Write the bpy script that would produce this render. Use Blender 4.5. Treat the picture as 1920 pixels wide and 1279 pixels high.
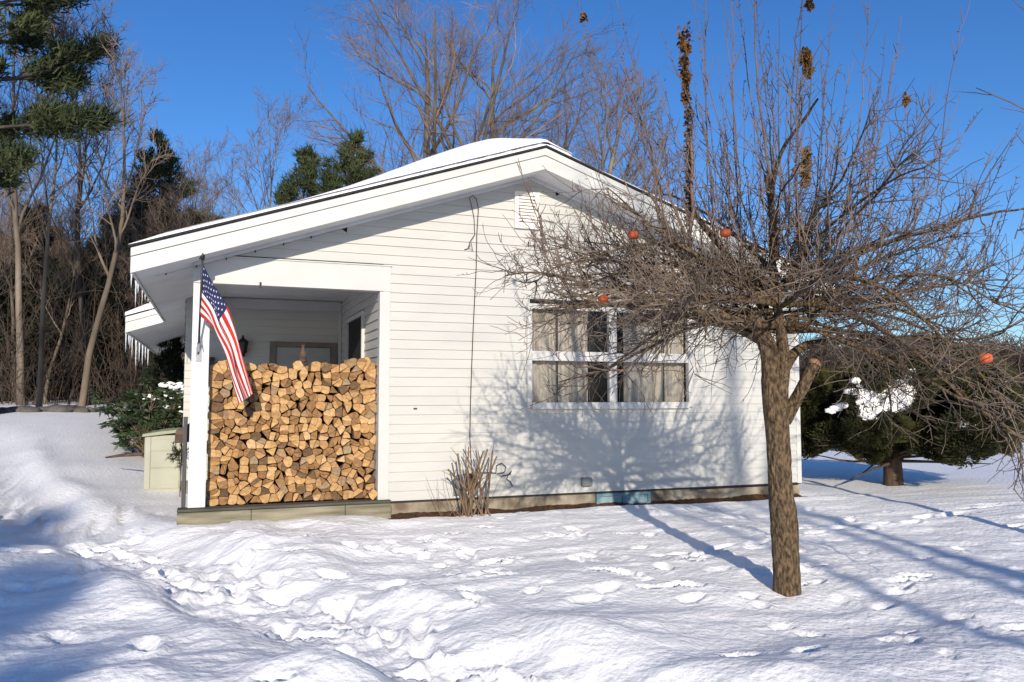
import bpy, math, random
import numpy as np
from mathutils import Vector, noise
R = math.radians
scene = bpy.context.scene
for o in list(bpy.data.objects): bpy.data.objects.remove(o)

# ------------------------------------------------------------------ camera
EYE = np.array([0.0, -9.23, 1.45]); PITCH = R(3.9); YAW = math.atan2(.350, .937)   # house front lies on y = 0
FPX = 1500.0
Fh = np.array([math.sin(YAW), math.cos(YAW), 0.0]); RT = np.array([math.cos(YAW), -math.sin(YAW), 0.0])
FW = Fh*math.cos(PITCH)+np.array([0, 0, math.sin(PITCH)]); UP = -Fh*math.sin(PITCH)+np.array([0, 0, math.cos(PITCH)])
cam = bpy.data.cameras.new("camera"); camo = bpy.data.objects.new("camera", cam)
scene.collection.objects.link(camo); scene.camera = camo
camo.location = EYE; camo.rotation_euler = (R(90)+PITCH, 0, -YAW)
cam.sensor_width = 36; cam.lens = FPX/1920*36; cam.clip_start = .05; cam.clip_end = 3000

# ------------------------------------------------------------------ light
SUN_TO = Vector((.24, 1.0, -.355)).normalized()          # direction the light travels
SUN_EL = math.asin(-SUN_TO.z); SUN_ROT = math.atan2(-SUN_TO.x, -SUN_TO.y)
w = bpy.data.worlds.new("World"); scene.world = w; w.use_nodes = True
nt = w.node_tree; bg = nt.nodes['Background']
sky = nt.nodes.new('ShaderNodeTexSky'); sky.sky_type = 'NISHITA'; sky.sun_disc = False
sky.sun_elevation = SUN_EL; sky.sun_rotation = SUN_ROT
sky.altitude = 300; sky.air_density = 1.0; sky.dust_density = .45; sky.ozone_density = 5.0
hsv = nt.nodes.new('ShaderNodeHueSaturation'); hsv.inputs['Saturation'].default_value = 1.16; hsv.inputs['Hue'].default_value = .508
nt.links.new(sky.outputs[0], hsv.inputs['Color']); nt.links.new(hsv.outputs[0], bg.inputs[0]); bg.inputs[1].default_value = .118
sl = bpy.data.lights.new("sun", 'SUN'); sl.energy = 4.0; sl.angle = R(.55); sl.color = (1.0, .90, .765)
so = bpy.data.objects.new("sun", sl); scene.collection.objects.link(so)
so.rotation_euler = SUN_TO.to_track_quat('-Z', 'Y').to_euler(); so.location = (0, -30, 20)
scene.view_settings.view_transform = 'Standard'; scene.view_settings.look = 'None'
scene.view_settings.exposure = 0.38; scene.view_settings.gamma = 1.0
scene.render.engine = 'CYCLES'

# ------------------------------------------------------------------ helpers
def ray(px, py): return FW+(px-960)/FPX*RT+(639.5-py)/FPX*UP
def at_d(px, py, d): return EYE+ray(px, py)*d
def at_Y(px, py, Y):
    r = ray(px, py); return EYE+r*((Y-EYE[1])/r[1])
def at_dist(px, d):                       # ground position seen in column px at depth d
    r = Fh+(px-960)/FPX*RT; p = EYE+r*d; return p[0], p[1]
COL = scene.collection
def tag(o, label=None, cat=None, group=None, kind=None):
    if label: o['label'] = label
    if cat: o['category'] = cat
    if group: o['group'] = group
    if kind: o['kind'] = kind
    return o
def empty(name, loc=(0, 0, 0), rz=0):
    o = bpy.data.objects.new(name, None); COL.objects.link(o); o.location = loc; o.rotation_euler = (0, 0, rz)
    o.empty_display_size = .1; return o
def link(name, me, mat, parent=None, smooth=False):
    o = bpy.data.objects.new(name, me); COL.objects.link(o)
    if mat is not None:
        for m in (mat if isinstance(mat, (list, tuple)) else [mat]): me.materials.append(m)
    if smooth: me.polygons.foreach_set('use_smooth', [True]*len(me.polygons))
    if parent:
        o.parent = parent
        pl = parent; off = Vector((0, 0, 0))
        while pl: off += pl.location; pl = pl.parent
        if parent.rotation_euler.z == 0: me.transform(__import__('mathutils').Matrix.Translation(-off))
    return o
def np_mesh(name, V, F, MI=None):
    V = np.asarray(V, dtype=np.float32); F = np.asarray(F, dtype=np.int32); k = F.shape[1]
    me = bpy.data.meshes.new(name); me.vertices.add(len(V)); me.vertices.foreach_set('co', V.ravel())
    me.loops.add(F.size); me.loops.foreach_set('vertex_index', F.ravel())
    me.polygons.add(len(F)); me.polygons.foreach_set('loop_start', np.arange(0, F.size, k, dtype=np.int32))
    me.polygons.foreach_set('loop_total', np.full(len(F), k, dtype=np.int32))
    if MI is not None: me.polygons.foreach_set('material_index', np.asarray(MI, dtype=np.int32))
    me.update(calc_edges=True); return me
class MB:
    def __init__(s): s.v = []; s.f = []; s.mi = []
    def add(s, vs, fs, mi=0):
        b = len(s.v); s.v += [tuple(map(float, p)) for p in vs]; s.f += [tuple(b+i for i in f) for f in fs]; s.mi += [mi]*len(fs)
    def box(s, x0, x1, y0, y1, z0, z1, mi=0):
        s.add([(x, y, z) for z in (z0, z1) for y in (y0, y1) for x in (x0, x1)],
              [(0, 2, 3, 1), (4, 5, 7, 6), (0, 1, 5, 4), (1, 3, 7, 5), (3, 2, 6, 7), (2, 0, 4, 6)], mi)
    def prism(s, poly, axis, a, b, mi=0):     # poly of 2-D points extruded along axis from a to b
        def mk(p, t): return (t, p[0], p[1]) if axis == 'x' else ((p[0], t, p[1]) if axis == 'y' else (p[0], p[1], t))
        n = len(poly); vs = [mk(p, a) for p in poly]+[mk(p, b) for p in poly]
        s.add(vs, [tuple(range(n))[::-1], tuple(range(n, 2*n))]+[(i, (i+1) % n, n+(i+1) % n, n+i) for i in range(n)], mi)
    def tube(s, pts, rad, k=8, mi=0, cap=True):
        pts = [Vector(p) for p in pts]; rad = [rad]*len(pts) if not hasattr(rad, '__len__') else rad
        vs = []; up = Vector((.3, .2, 1))
        for i, p in enumerate(pts):
            d = (pts[min(i+1, len(pts)-1)]-pts[max(i-1, 0)]).normalized()
            if i == 0:
                a = d.orthogonal().normalized()
            else:
                a = (a-d*a.dot(d)).normalized()
            b = d.cross(a)
            for j in range(k):
                t = 2*math.pi*j/k; vs.append(p+(a*math.cos(t)+b*math.sin(t))*rad[i])
        n = len(pts); fs = [(i*k+j, i*k+(j+1) % k, (i+1)*k+(j+1) % k, (i+1)*k+j) for i in range(n-1) for j in range(k)]
        if cap: fs += [tuple(range(k))[::-1], tuple((n-1)*k+j for j in range(k))]
        s.add(vs, fs, mi)
    def lathe(s, c, prof, k=16, mi=0):        # prof: (r, z)
        s.tube([(c[0], c[1], c[2]+z) for r, z in prof], [max(r, .0004) for r, z in prof], k, mi)
    def build(s, name, mat, parent=None, smooth=False, bevel=0):
        me = bpy.data.meshes.new(name); me.from_pydata(s.v, [], s.f)
        me.polygons.foreach_set('material_index', s.mi); me.update()
        o = link(name, me, mat, parent, smooth)
        if bevel:
            m = o.modifiers.new('bevel', 'BEVEL'); m.width = bevel; m.segments = 2; m.limit_method = 'ANGLE'
        return o
class Twigs:                                  # many thin tapered tubes, one mesh
    def __init__(s, k=3): s.k = k; s.V = []; s.F = []; s.n = 0
    def add(s, pts, rad, k=None):
        k = k or s.k; P = np.asarray(pts, float); n = len(P); rad = np.asarray(rad, float)
        D = np.empty_like(P); D[1:-1] = P[2:]-P[:-2]; D[0] = P[1]-P[0]; D[-1] = P[-1]-P[-2]
        D /= np.linalg.norm(D, axis=1)[:, None]+1e-9
        m = D.mean(0); ref = np.eye(3)[np.argmin(np.abs(m))]
        A = np.cross(D, ref); A /= np.linalg.norm(A, axis=1)[:, None]+1e-9; B = np.cross(D, A)
        t = np.arange(k)*2*math.pi/k
        V = P[:, None]+(A[:, None]*np.cos(t)[None, :, None]+B[:, None]*np.sin(t)[None, :, None])*rad[:, None, None]
        i = np.arange(n-1)[:, None]*k; j = np.arange(k)[None]; j2 = (j+1) % k
        F = np.stack([i+j, i+j2, i+k+j2, i+k+j], -1).reshape(-1, 4)
        s.V.append(V.reshape(-1, 3)); s.F.append(F+s.n); s.n += n*k
    def mesh(s, name): return np_mesh(name, np.concatenate(s.V), np.concatenate(s.F))
rngT = np.random.RandomState(5); TAB = rngT.rand(16, 256, 256)
def vn(x, y, s=0):
    T = TAB[s % 16]; xi = np.floor(x).astype(int); yi = np.floor(y).astype(int); fx = x-xi; fy = y-yi
    fx = fx*fx*fx*(fx*(fx*6-15)+10); fy = fy*fy*fy*(fy*(fy*6-15)+10)
    a = T[xi & 255, yi & 255]; b = T[(xi+1) & 255, yi & 255]; c = T[xi & 255, (yi+1) & 255]; d = T[(xi+1) & 255, (yi+1) & 255]
    return ((a*(1-fx)+b*fx)*(1-fy)+(c*(1-fx)+d*fx)*fy)*2-1
def sst(a, b, x):
    t = np.clip((x-a)/(b-a), 0, 1); return t*t*(3-2*t)

# ------------------------------------------------------------------ materials
def new_mat(name):
    m = bpy.data.materials.new(name); m.use_nodes = True
    return m, m.node_tree, m.node_tree.nodes['Principled BSDF']
def mat(name, col, col2=None, scale=8, rough=.7, bump=0, bscale=None, stretch=(1, 1, 1), spec=.3, objrand=0, contrast=(.35, .65), coord='Object', sss=0, detail=5):
    m, t, b = new_mat(name); N = t.nodes.new; L = t.links.new
    b.inputs['Roughness'].default_value = rough; b.inputs['Specular IOR Level'].default_value = spec
    tc = N('ShaderNodeTexCoord'); mp = N('ShaderNodeMapping'); mp.inputs['Scale'].default_value = stretch
    L(tc.outputs[coord], mp.inputs[0])
    nz = N('ShaderNodeTexNoise'); nz.inputs['Scale'].default_value = scale; nz.inputs['Detail'].default_value = detail
    L(mp.outputs[0], nz.inputs[0])
    rp = N('ShaderNodeValToRGB'); rp.color_ramp.elements[0].position = contrast[0]; rp.color_ramp.elements[1].position = contrast[1]
    rp.color_ramp.elements[0].color = (*(col2 or col), 1); rp.color_ramp.elements[1].color = (*col, 1)
    L(nz.outputs[0], rp.inputs[0]); out = rp.outputs[0]
    if objrand:
        oi = N('ShaderNodeObjectInfo'); hs = N('ShaderNodeHueSaturation')
        ma = N('ShaderNodeMapRange'); ma.inputs[3].default_value = 1-objrand; ma.inputs[4].default_value = 1+objrand
        L(oi.outputs['Random'], ma.inputs[0]); L(ma.outputs[0], hs.inputs['Value']); L(out, hs.inputs['Color']); out = hs.outputs[0]
    L(out, b.inputs['Base Color'])
    if bump:
        n2 = N('ShaderNodeTexNoise'); n2.inputs['Scale'].default_value = bscale or scale*3; n2.inputs['Detail'].default_value = 6; L(mp.outputs[0], n2.inputs[0])
        bp = N('ShaderNodeBump'); bp.inputs['Strength'].default_value = 1; bp.inputs['Distance'].default_value = bump
        L(n2.outputs[0], bp.inputs['Height']); L(bp.outputs[0], b.inputs['Normal'])
    if sss: b.inputs['Subsurface Weight'].default_value = sss; b.inputs['Subsurface Radius'].default_value = (.05, .04, .03)
    return m
M = {}
M['snow'] = mat('snow', (.90, .885, .865), (.86, .85, .835), scale=1.6, rough=.55, bump=.016, bscale=22, spec=.25)
M['roofsnow'] = mat('roof snow', (.90, .885, .87), (.87, .86, .85), scale=3, rough=.6, bump=.01, bscale=7, spec=.2)
M['siding'] = mat('vinyl siding', (.50, .49, .45), (.455, .45, .42), scale=1.3, rough=.5, stretch=(1, 1, 3), spec=.35, bump=.004, bscale=2.2)
M['trim'] = mat('white trim paint', (.54, .53, .50), (.49, .485, .46), scale=2.2, rough=.5, spec=.35, bump=.0005, bscale=40)
M['fascia'] = mat('painted fascia', (.585, .58, .53), (.50, .50, .465), scale=2.0, rough=.45, stretch=(1, 1, 4), spec=.35)
M['oldtrim'] = mat('weathered white paint', (.66, .655, .64), (.48, .47, .46), scale=5, rough=.7, stretch=(2, 2, .35), contrast=(.22, .45), bump=.002, bscale=30)
M['soffit'] = mat('soffit paint', (.68, .68, .67), (.60, .60, .60), scale=3, rough=.7)
M['shingle'] = mat('black shingles', (.03, .03, .035), (.015, .015, .018), scale=30, rough=.9, bump=.003)
M['beamwood'] = mat('weathered timber sill', (.30, .27, .19), (.085, .08, .05), scale=3.2, rough=.9, stretch=(.5, 2, 6), bump=.004, bscale=8, contrast=(.3, .7))
M['beamtop'] = mat('dark timber', (.10, .095, .075), (.04, .04, .033), scale=5, rough=.9, stretch=(.4, 2, 6), bump=.004, bscale=9)  # sill cap coloured darker than the sill face
M['block'] = mat('foundation concrete', (.36, .31, .23), (.15, .115, .08), scale=4, rough=.95, bump=.004, bscale=25)
M['leaflitter'] = mat('leaf litter', (.13, .060, .025), (.045, .025, .014), scale=22, rough=1, bump=.02, bscale=40)
M['darkin'] = mat('dark interior', (.02, .018, .018), (.012, .012, .012), scale=3, rough=.9)
M['door'] = mat('grey door paint', (.38, .38, .36), (.34, .34, .33), scale=2, rough=.5)
M['doorframe'] = mat('brown door frame', (.20, .17, .14), (.15, .13, .11), scale=4, rough=.6)
M['black'] = mat('black metal', (.016, .016, .018), (.01, .01, .01), scale=6, rough=.45, spec=.5)
M['wire'] = mat('black cable', (.03, .028, .028), (.02, .02, .02), scale=6, rough=.6)
M['greyplastic'] = mat('grey plastic', (.19, .195, .20), (.16, .165, .17), scale=9, rough=.6)
M['vent'] = mat('faded vent vinyl', (.78, .72, .66), (.72, .66, .60), scale=6, rough=.6)
M['tealframe'] = mat('teal paint', (.17, .29, .32), (.11, .19, .23), scale=6, rough=.6)
M['tealpane'] = mat('teal board', (.25, .36, .38), (.17, .27, .30), scale=9, rough=.5)
M['curtain'] = mat('sheer curtain', (.62, .56, .46), (.46, .41, .33), scale=12, rough=.9, stretch=(6, 1, .3))
M['valance'] = mat('lace valance', (.46, .40, .31), (.30, .25, .19), scale=20, rough=.9)
M['beige'] = mat('beige resin', (.38, .38, .30), (.33, .33, .26), scale=3, rough=.55)
M['beigelid'] = mat('green grey resin lid', (.34, .36, .25), (.28, .30, .21), scale=3, rough=.55)
M['greywood'] = mat('grey weathered board', (.12, .12, .12), (.055, .055, .06), scale=4, rough=.9, stretch=(3, 3, .5), bump=.003)
M['brownwood'] = mat('brown weathered board', (.13, .085, .055), (.06, .04, .03), scale=5, rough=.9, stretch=(.6, 2, 3), bump=.003)
M['applebark'] = mat('apple bark', (.185, .125, .068), (.040, .027, .016), scale=34, rough=.95, stretch=(1.5, 1.5, .6), bump=.035, bscale=30, contrast=(.36, .66), detail=12)
M['twig'] = mat('apple twig', (.225, .17, .125), (.095, .07, .055), scale=3, rough=.8)
M['sprout'] = mat('water sprout bark', (.18, .125, .095), (.10, .07, .06), scale=3, rough=.75)
M['rot'] = mat('dried apple skin', (.42, .085, .02), (.16, .035, .012), scale=30, rough=.6, bump=.004)
M['redapple'] = mat('orange red apple skin', (.62, .10, .03), (.42, .12, .04), scale=22, rough=.4, bump=.002)
M['deadleaf'] = mat('dead brown leaves', (.19, .095, .03), (.07, .035, .015), scale=12, rough=.9)
M['deadleafy'] = mat('dead golden leaves', (.34, .19, .05), (.14, .07, .02), scale=12, rough=.9)
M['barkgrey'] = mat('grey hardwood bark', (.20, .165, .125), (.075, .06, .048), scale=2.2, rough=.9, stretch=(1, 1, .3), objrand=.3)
M['barklit'] = mat('sunlit limb bark', (.20, .155, .11), (.075, .058, .042), scale=2.2, rough=.9, stretch=(1, 1, .3), objrand=.25)  # tan tone puts sunlight on the slim trunks into the bark colour
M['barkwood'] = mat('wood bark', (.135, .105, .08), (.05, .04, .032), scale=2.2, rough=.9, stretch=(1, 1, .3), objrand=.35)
M['twigfar'] = mat('hardwood twigs', (.25, .185, .145), (.125, .092, .075), scale=1.2, rough=.9, objrand=.3)
M['barkdark'] = mat('dark pine bark', (.085, .065, .05), (.04, .032, .026), scale=3, rough=.95, stretch=(1, 1, .3))
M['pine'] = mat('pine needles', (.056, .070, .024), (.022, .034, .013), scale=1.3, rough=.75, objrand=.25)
M['pinedark'] = mat('shaded hemlock needles', (.018, .028, .013), (.008, .013, .008), scale=1.3, rough=.8, objrand=.3)  # near-black tone puts the wood's deep shade into the needle colour
M['brush'] = mat('brush stems', (.095, .068, .050), (.028, .021, .016), scale=.6, rough=.95)
M['cedar'] = mat('cedar foliage', (.058, .058, .014), (.018, .022, .008), scale=2.4, rough=.8)
M['cedarbark'] = mat('cedar bark', (.10, .065, .045), (.05, .032, .025), scale=8, rough=.95, stretch=(2, 2, .4), bump=.01)
M['rhodo'] = mat('rhododendron leaves', (.040, .062, .022), (.018, .03, .012), scale=4, rough=.5)
M['shrub'] = mat('cut shrub bark', (.22, .145, .09), (.10, .07, .05), scale=12, rough=.9)
M['stone'] = mat('field stone', (.13, .12, .11), (.06, .055, .05), scale=4, rough=.95, bump=.02)
M['fred'] = mat('flag red', (.50, .028, .018), (.40, .02, .018), scale=8, rough=.8)
M['fwhite'] = mat('flag white', (.74, .71, .68), (.66, .62, .60), scale=8, rough=.8)
M['fblue'] = mat('flag navy', (.022, .026, .10), (.015, .018, .07), scale=8, rough=.8)
M['steel'] = mat('galvanized steel', (.35, .35, .36), (.22, .22, .23), scale=20, rough=.45, spec=.5)
# glass and ice
def glass(name, col, alpha, rough=.03):
    m, t, b = new_mat(name); b.inputs['Base Color'].default_value = (*col, 1); b.inputs['Roughness'].default_value = rough
    b.inputs['Alpha'].default_value = alpha; b.inputs['Specular IOR Level'].default_value = .6; return m
M['glass'] = glass('window glass', (.03, .035, .04), .13)
M['ice'] = glass('ice', (.75, .80, .86), .62, .12)
# split log: end grain with rings, cracks and per-log colour
def log_mat():
    m, t, b = new_mat('log end grain'); N = t.nodes.new; L = t.links.new
    oi = N('ShaderNodeObjectInfo'); tc = N('ShaderNodeTexCoord')
    rp = N('ShaderNodeValToRGB'); cr = rp.color_ramp
    cr.elements[0].color = (.20, .12, .06, 1); cr.elements[1].color = (.60, .39, .20, 1)
    for p, c in ((.08, (.12, .075, .045, 1)), (.18, (.31, .165, .07, 1)), (.28, (.34, .25, .155, 1)), (.36, (.44, .25, .105, 1)), (.7, (.53, .32, .14, 1)), (.85, (.57, .35, .15, 1))):
        e = cr.elements.new(p); e.color = c
    L(oi.outputs['Random'], rp.inputs[0])
    nz = N('ShaderNodeTexNoise'); nz.inputs['Scale'].default_value = 26; nz.inputs['Detail'].default_value = 7; L(tc.outputs['Object'], nz.inputs[0])
    mr = N('ShaderNodeMapRange'); mr.inputs[1].default_value = .3; mr.inputs[2].default_value = .7; mr.inputs[3].default_value = .60; mr.inputs[4].default_value = 1.12
    L(nz.outputs[0], mr.inputs[0])
    wv = N('ShaderNodeTexWave'); wv.wave_type = 'RINGS'; wv.rings_direction = 'Y'; wv.inputs['Scale'].default_value = 26; wv.inputs['Distortion'].default_value = 2.5; wv.inputs['Detail'].default_value = 2
    mp = N('ShaderNodeMapping'); mp.inputs['Location'].default_value = (.04, 0, .05); L(tc.outputs['Object'], mp.inputs[0]); L(mp.outputs[0], wv.inputs[0])
    m2 = N('ShaderNodeMapRange'); m2.inputs[3].default_value = .86; m2.inputs[4].default_value = 1.05; L(wv.outputs[1], m2.inputs[0])
    mu = N('ShaderNodeMath'); mu.operation = 'MULTIPLY'; L(mr.outputs[0], mu.inputs[0]); L(m2.outputs[0], mu.inputs[1])
    hs = N('ShaderNodeHueSaturation'); L(rp.outputs[0], hs.inputs['Color']); L(mu.outputs[0], hs.inputs['Value']); L(hs.outputs[0], b.inputs['Base Color'])
    b.inputs['Roughness'].default_value = .85; b.inputs['Specular IOR Level'].default_value = .15
    bp = N('ShaderNodeBump'); bp.inputs['Distance'].default_value = .004; L(nz.outputs[0], bp.inputs['Height']); L(bp.outputs[0], b.inputs['Normal'])
    return m
M['logend'] = log_mat()
M['logside'] = mat('split wood side', (.34, .21, .11), (.20, .12, .065), scale=14, rough=.9, stretch=(3, .5, 3), bump=.003, objrand=.3)
M['logbark'] = mat('log bark', (.11, .075, .055), (.045, .032, .025), scale=20, rough=.95, bump=.006, objrand=.3)

# ------------------------------------------------------------------ terrain
PATH = np.array([(-4.2, 9.0), (-3.0, 4.5), (-1.9, 1.6), (-1.0, -.35), (0.0, -2.5), (1.0, -4.55), (1.9, -6.0), (3.4, -8.2), (5, -11)])
def path_d(x, y):
    d = np.full(np.shape(x), 1e9)
    for a, b in zip(PATH[:-1], PATH[1:]):
        v = b-a; t = np.clip(((x-a[0])*v[0]+(y-a[1])*v[1])/(v@v), 0, 1)
        d = np.minimum(d, np.hypot(x-a[0]-t*v[0], y-a[1]-t*v[1]))
    return d
rF = np.random.RandomState(11)
PRINTS = []
for cx, cy, sx, sy, n in ((3.0, -3.6, 1.6, 1.0, 46), (5.2, -4.6, 1.8, 1.0, 46), (2.2, -2.2, 1.5, .8, 30), (7.5, -2.5, 1.8, .9, 26), (6.2, -5.8, 1.2, .5, 20)):
    for _ in range(n):
        PRINTS.append((cx+rF.randn()*sx, cy+rF.randn()*sy, rF.uniform(.05, .12), rF.uniform(.03, .055), rF.uniform(-1, 1), rF.uniform(.012, .038)))
for k in range(16):                        # a walked line of prints across the yard
    PRINTS.append((4.0+.42*k, -3.1+.10*k+.12*(k % 2), .15, .06, .3, .04))
for k in range(60):                        # boot prints along the trodden path
    t_ = k/60*6.2; i_ = int(t_); f_ = t_-i_; q_ = PATH[i_+1]*(1-f_)+PATH[min(i_+2, len(PATH)-1)]*f_
    PRINTS.append((q_[0]+rF.randn()*.16, q_[1]+rF.randn()*.16, rF.uniform(.12, .17), .06, rF.uniform(1.6, 2.6), rF.uniform(.035, .065)))
for k in range(46): PRINTS.append((rF.uniform(-2.6, .6), rF.uniform(-4.6, 1.6), rF.uniform(.10, .16), .06, rF.uniform(1, 2.6), rF.uniform(.03, .06)))
for k in range(30): PRINTS.append((rF.uniform(.8, 3.6), rF.uniform(-4.4, -1.0), rF.uniform(.09, .15), .055, rF.uniform(-.5, 2.6), rF.uniform(.025, .05)))
def ground(x, y, fine=True):
    x = np.asarray(x, float); y = np.asarray(y, float)
    z = .06+0*x
    left = 1/(1+np.exp((x+1.2)/.55))
    z = z+left*(.95*sst(-1, 17, y)+.10*sst(-2, 3, y))
    z = z+.030*np.clip(y-17, 0, 400)*sst(8, -2, x)*sst(100, 20, np.clip(y, 0, 1e9))*1.0
    z = z+.9*sst(10, 160, y)*sst(2, 10, x)-.10*sst(-3, -6, y)*0
    z = z+.05*sst(-.8, -3, y)*0 - .05*sst(-2.0, -5.0, y)
    # mounds of the foreground, left of the path and along its right bank
    z = z+.18*np.exp(-(((x+.35)/.62)**2+((y+5.1)/.6)**2))+.12*np.exp(-(((x-.5)/.5)**2+((y+5.2)/.4)**2))
    z = z+.22*np.exp(-(((x+1.9)/.8)**2+((y+1.9)/.9)**2))+.07*np.exp(-(((x-2.05)/.75)**2+((y+4.8)/.38)**2))+.05*np.exp(-(((x-3.3)/.9)**2+((y+5.75)/.4)**2))
    z = z+.10*np.exp(-(((x-.85)/.35)**2+((y+1.9)/.55)**2))+.10*np.exp(-(((x-.35)/.28)**2+((y+1.2)/.6)**2))
    z = z+.055*np.exp(-(((x-.7)/1.1)**2+((y+.35)/.35)**2))
    # big soft rolls
    nearn = np.exp(-((x-1)**2+(y+3)**2)/180)
    z = z+.050*vn(x*.55+3, y*.8+7, 1)*nearn+.020*vn(x*1.5, y*2.1+9, 2)*nearn*(1-.5*sst(1.2, 2.5, x))
    z = z+.25*vn(x*.06, y*.06, 3)*sst(12, 40, np.hypot(x-2, y+4))
    lump = sst(2.6, .4, np.abs(x-.3-.30*(y+3)))   # disturbed snow left of the lawn
    z = z+(.024*vn(x*2.6, y*3.6, 4)+.010*np.abs(vn(x*8, y*9, 5))+.003*vn(x*19, y*21, 5))*lump*nearn
    rr = sst(1.4, 2.2, x)*sst(-6.4, -4.6, y)
    z = z+(.012*vn(x*3.2+5, y*5.5, 6)+.007*np.abs(vn(x*7, y*11, 7))+.003*vn(x*17, y*25, 7))*nearn
    # wind-rippled crust
    z = z+.012*vn(x*1.3+y*.4, y*6.5, 8)*nearn*(1-.5*lump)
    d = path_d(x, y)+.10*vn(x*2.2, y*2.2, 9)
    z = z-.11*sst(.8, .22, d)+.035*np.exp(-((d-.62)/.24)**2)*(1+.8*vn(x*2.1, y*2.1, 14))
    z = z+.024*vn(x*8, y*8, 10)*sst(.62, .15, d)*nearn+.013*vn(x*21, y*21, 11)*sst(.55, .2, d)*nearn
    if fine:
        for (px, py, a, b, th, dp) in PRINTS:
            dx = x-px; dy = y-py
            m = (np.abs(dx) < .5) & (np.abs(dy) < .5)
            if not m.any(): continue
            u = (dx[m]*math.cos(th)+dy[m]*math.sin(th))/a; v = (-dx[m]*math.sin(th)+dy[m]*math.cos(th))/b
            q = u*u+v*v; sq = np.sqrt(q); z[m] += -dp*sst(1.35, .75, sq)+dp*.30*np.exp(-(sq-1.55)**2/.06)
    # melted gap along the house wall, snow stops at the foundation
    gap = sst(.30, .05, np.abs(y+.08))*sst(1.75, 2.1, x)*sst(8.3, 7.7, x)
    z = z*(1-gap)+(.02+.015*vn(x*3, y*3, 12))*gap
    near = sst(1.3, .25, np.abs(y+.05))*sst(-.9, -.3, x)*sst(8.6, 7.8, x)
    z = z*(1-near)+np.minimum(z, .10+.02*vn(x*1.7, y*2, 13)+.03*sst(2.0, 1.7, x))*near
    inside = (x > -.15) & (x < 7.7) & (y > .12) & (y < 13)
    z = np.where(inside, -.12, z)
    return z
def gz(x, y): return float(ground(np.array([float(x)]), np.array([float(y)]), False)[0])
def axis(c, near, step, far, n):           # fine spacing near c, growing outward
    a = np.arange(0, near, step); g = near*np.geomspace(1, far/near, n)
    h = np.concatenate([a, g]); return np.concatenate([c-h[::-1][:-1], c+h])
gx = axis(2.6, 5.6, .027, 420, 90); gy = axis(-3.4, 3.3, .025, 520, 110)
GX, GY = np.meshgrid(gx, gy, indexing='ij')
GZ = ground(GX.ravel(), GY.ravel()).reshape(GX.shape)
V = np.stack([GX, GY, GZ], -1).reshape(-1, 3); nx, ny = GX.shape
i = np.arange(nx-1)[:, None]*ny+np.arange(ny-1)[None]; F = np.stack([i, i+ny, i+ny+1, i+1], -1).reshape(-1, 4)
me = np_mesh('snow_ground', V, F)
tag(link('snow_ground', me, M['snow'], smooth=True), kind='structure')

# strip of bare earth and leaf litter in the melted gap
b = MB(); xs = np.linspace(1.9, 7.72, 140); r_ = np.random.RandomState(3)
ys = [-.40, -.30, -.20, -.10, 0.02]
for x in xs:
    for k, y in enumerate(ys):
        b.v.append((x, y+.03*r_.randn() if k == 0 else y, .052+.018*float(vn(np.array([x*2.3]), np.array([y*5.]), 2)[0])+.012*r_.rand()+(-.035 if k == 0 else 0)+.025*(k == 4)))
for a in range(len(xs)-1):
    for k in range(4): b.f.append((a*5+k, a*5+5+k, a*5+6+k, a*5+1+k)); b.mi.append(0)
tag(b.build('bare_ground', M['leaflitter']), kind='structure')
# ------------------------------------------------------------------ house
XL, XR, XA, ZA, SL = -.22, 7.78, 3.70, 4.19, .335      # wall ends, ridge, soffit height at ridge, slope
def zu(x): return ZA-SL*abs(x-XA)
FY = -.46                                               # rake fascia plane
EX0, EX1 = -.80, 8.20; YB = 13.5; P_ = .11
house = empty('house', (3.7, 0, 0)); tag(house, 'white sided single storey house with gable end, woodpile porch and snow on its roof', 'house')
def siding(name, parent, s0, s1, z0, ztop, holes, tomap, mt, topf=None):
    bb = MB(); n = int(math.ceil((ztop-z0)/P_)); out = .014
    for k in range(n):
        a = z0+k*P_; c = min(a+P_, ztop)
        spans = [(s0, s1)]
        for (h0, h1, hz0, hz1) in holes:
            if a < hz1-1e-4 and c > hz0+1e-4:
                ns = []
                for (p, q) in spans:
                    if h1 <= p or h0 >= q: ns.append((p, q)); continue
                    if h0 > p: ns.append((p, h0))
                    if h1 < q: ns.append((h1, q))
                spans = ns
        rj = random.Random(int(k//2)*17+int(abs(s1)*10)); jn = s0+rj.uniform(.4, 3.4); sp2 = []
        for (p, q) in spans:
            cuts = [c_ for c_ in (jn, jn+3.66) if p+.1 < c_ < q-.1]; e_ = [p]+cuts+[q]
            sp2 += [(e_[i_], e_[i_+1], .0017*((i_+k//2) % 2)) for i_ in range(len(e_)-1)]
        for (p, q, pr) in sp2:
            out = .014+pr
            pa, qa, pc, qc = p, q, p, q
            if topf:                                   # clip by the gable slope
                def lim(z): dx = (ZA-z)/SL; return XA-dx, XA+dx
                la, ra = lim(a); lc, rc = lim(c)
                if ra-la < .02: continue
                pa, qa = max(p, la), min(q, ra); pc, qc = max(p, lc), min(q, rc)
                if pa >= qa: continue
                if pc > qc: pc = qc = (pa+qa)/2
            vs = [tomap(pa, out*.15, a), tomap(qa, out*.15, a), tomap(pa, out, a+.001), tomap(qa, out, a+.001), tomap(pa, out*.92, a+.012), tomap(qa, out*.92, a+.012), tomap(pc, .001+pr, c), tomap(qc, .001+pr, c)]
            bb.add(vs, [(0, 1, 3, 2), (2, 3, 5, 4), (4, 5, 7, 6)])
    return bb.build(name, mt, parent)
WIN = (3.68, 5.97, 1.345, 2.55)
PORCH = (XL-.1, 1.84, 0, 2.97)
SB = .235                                               # bottom of siding
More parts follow.
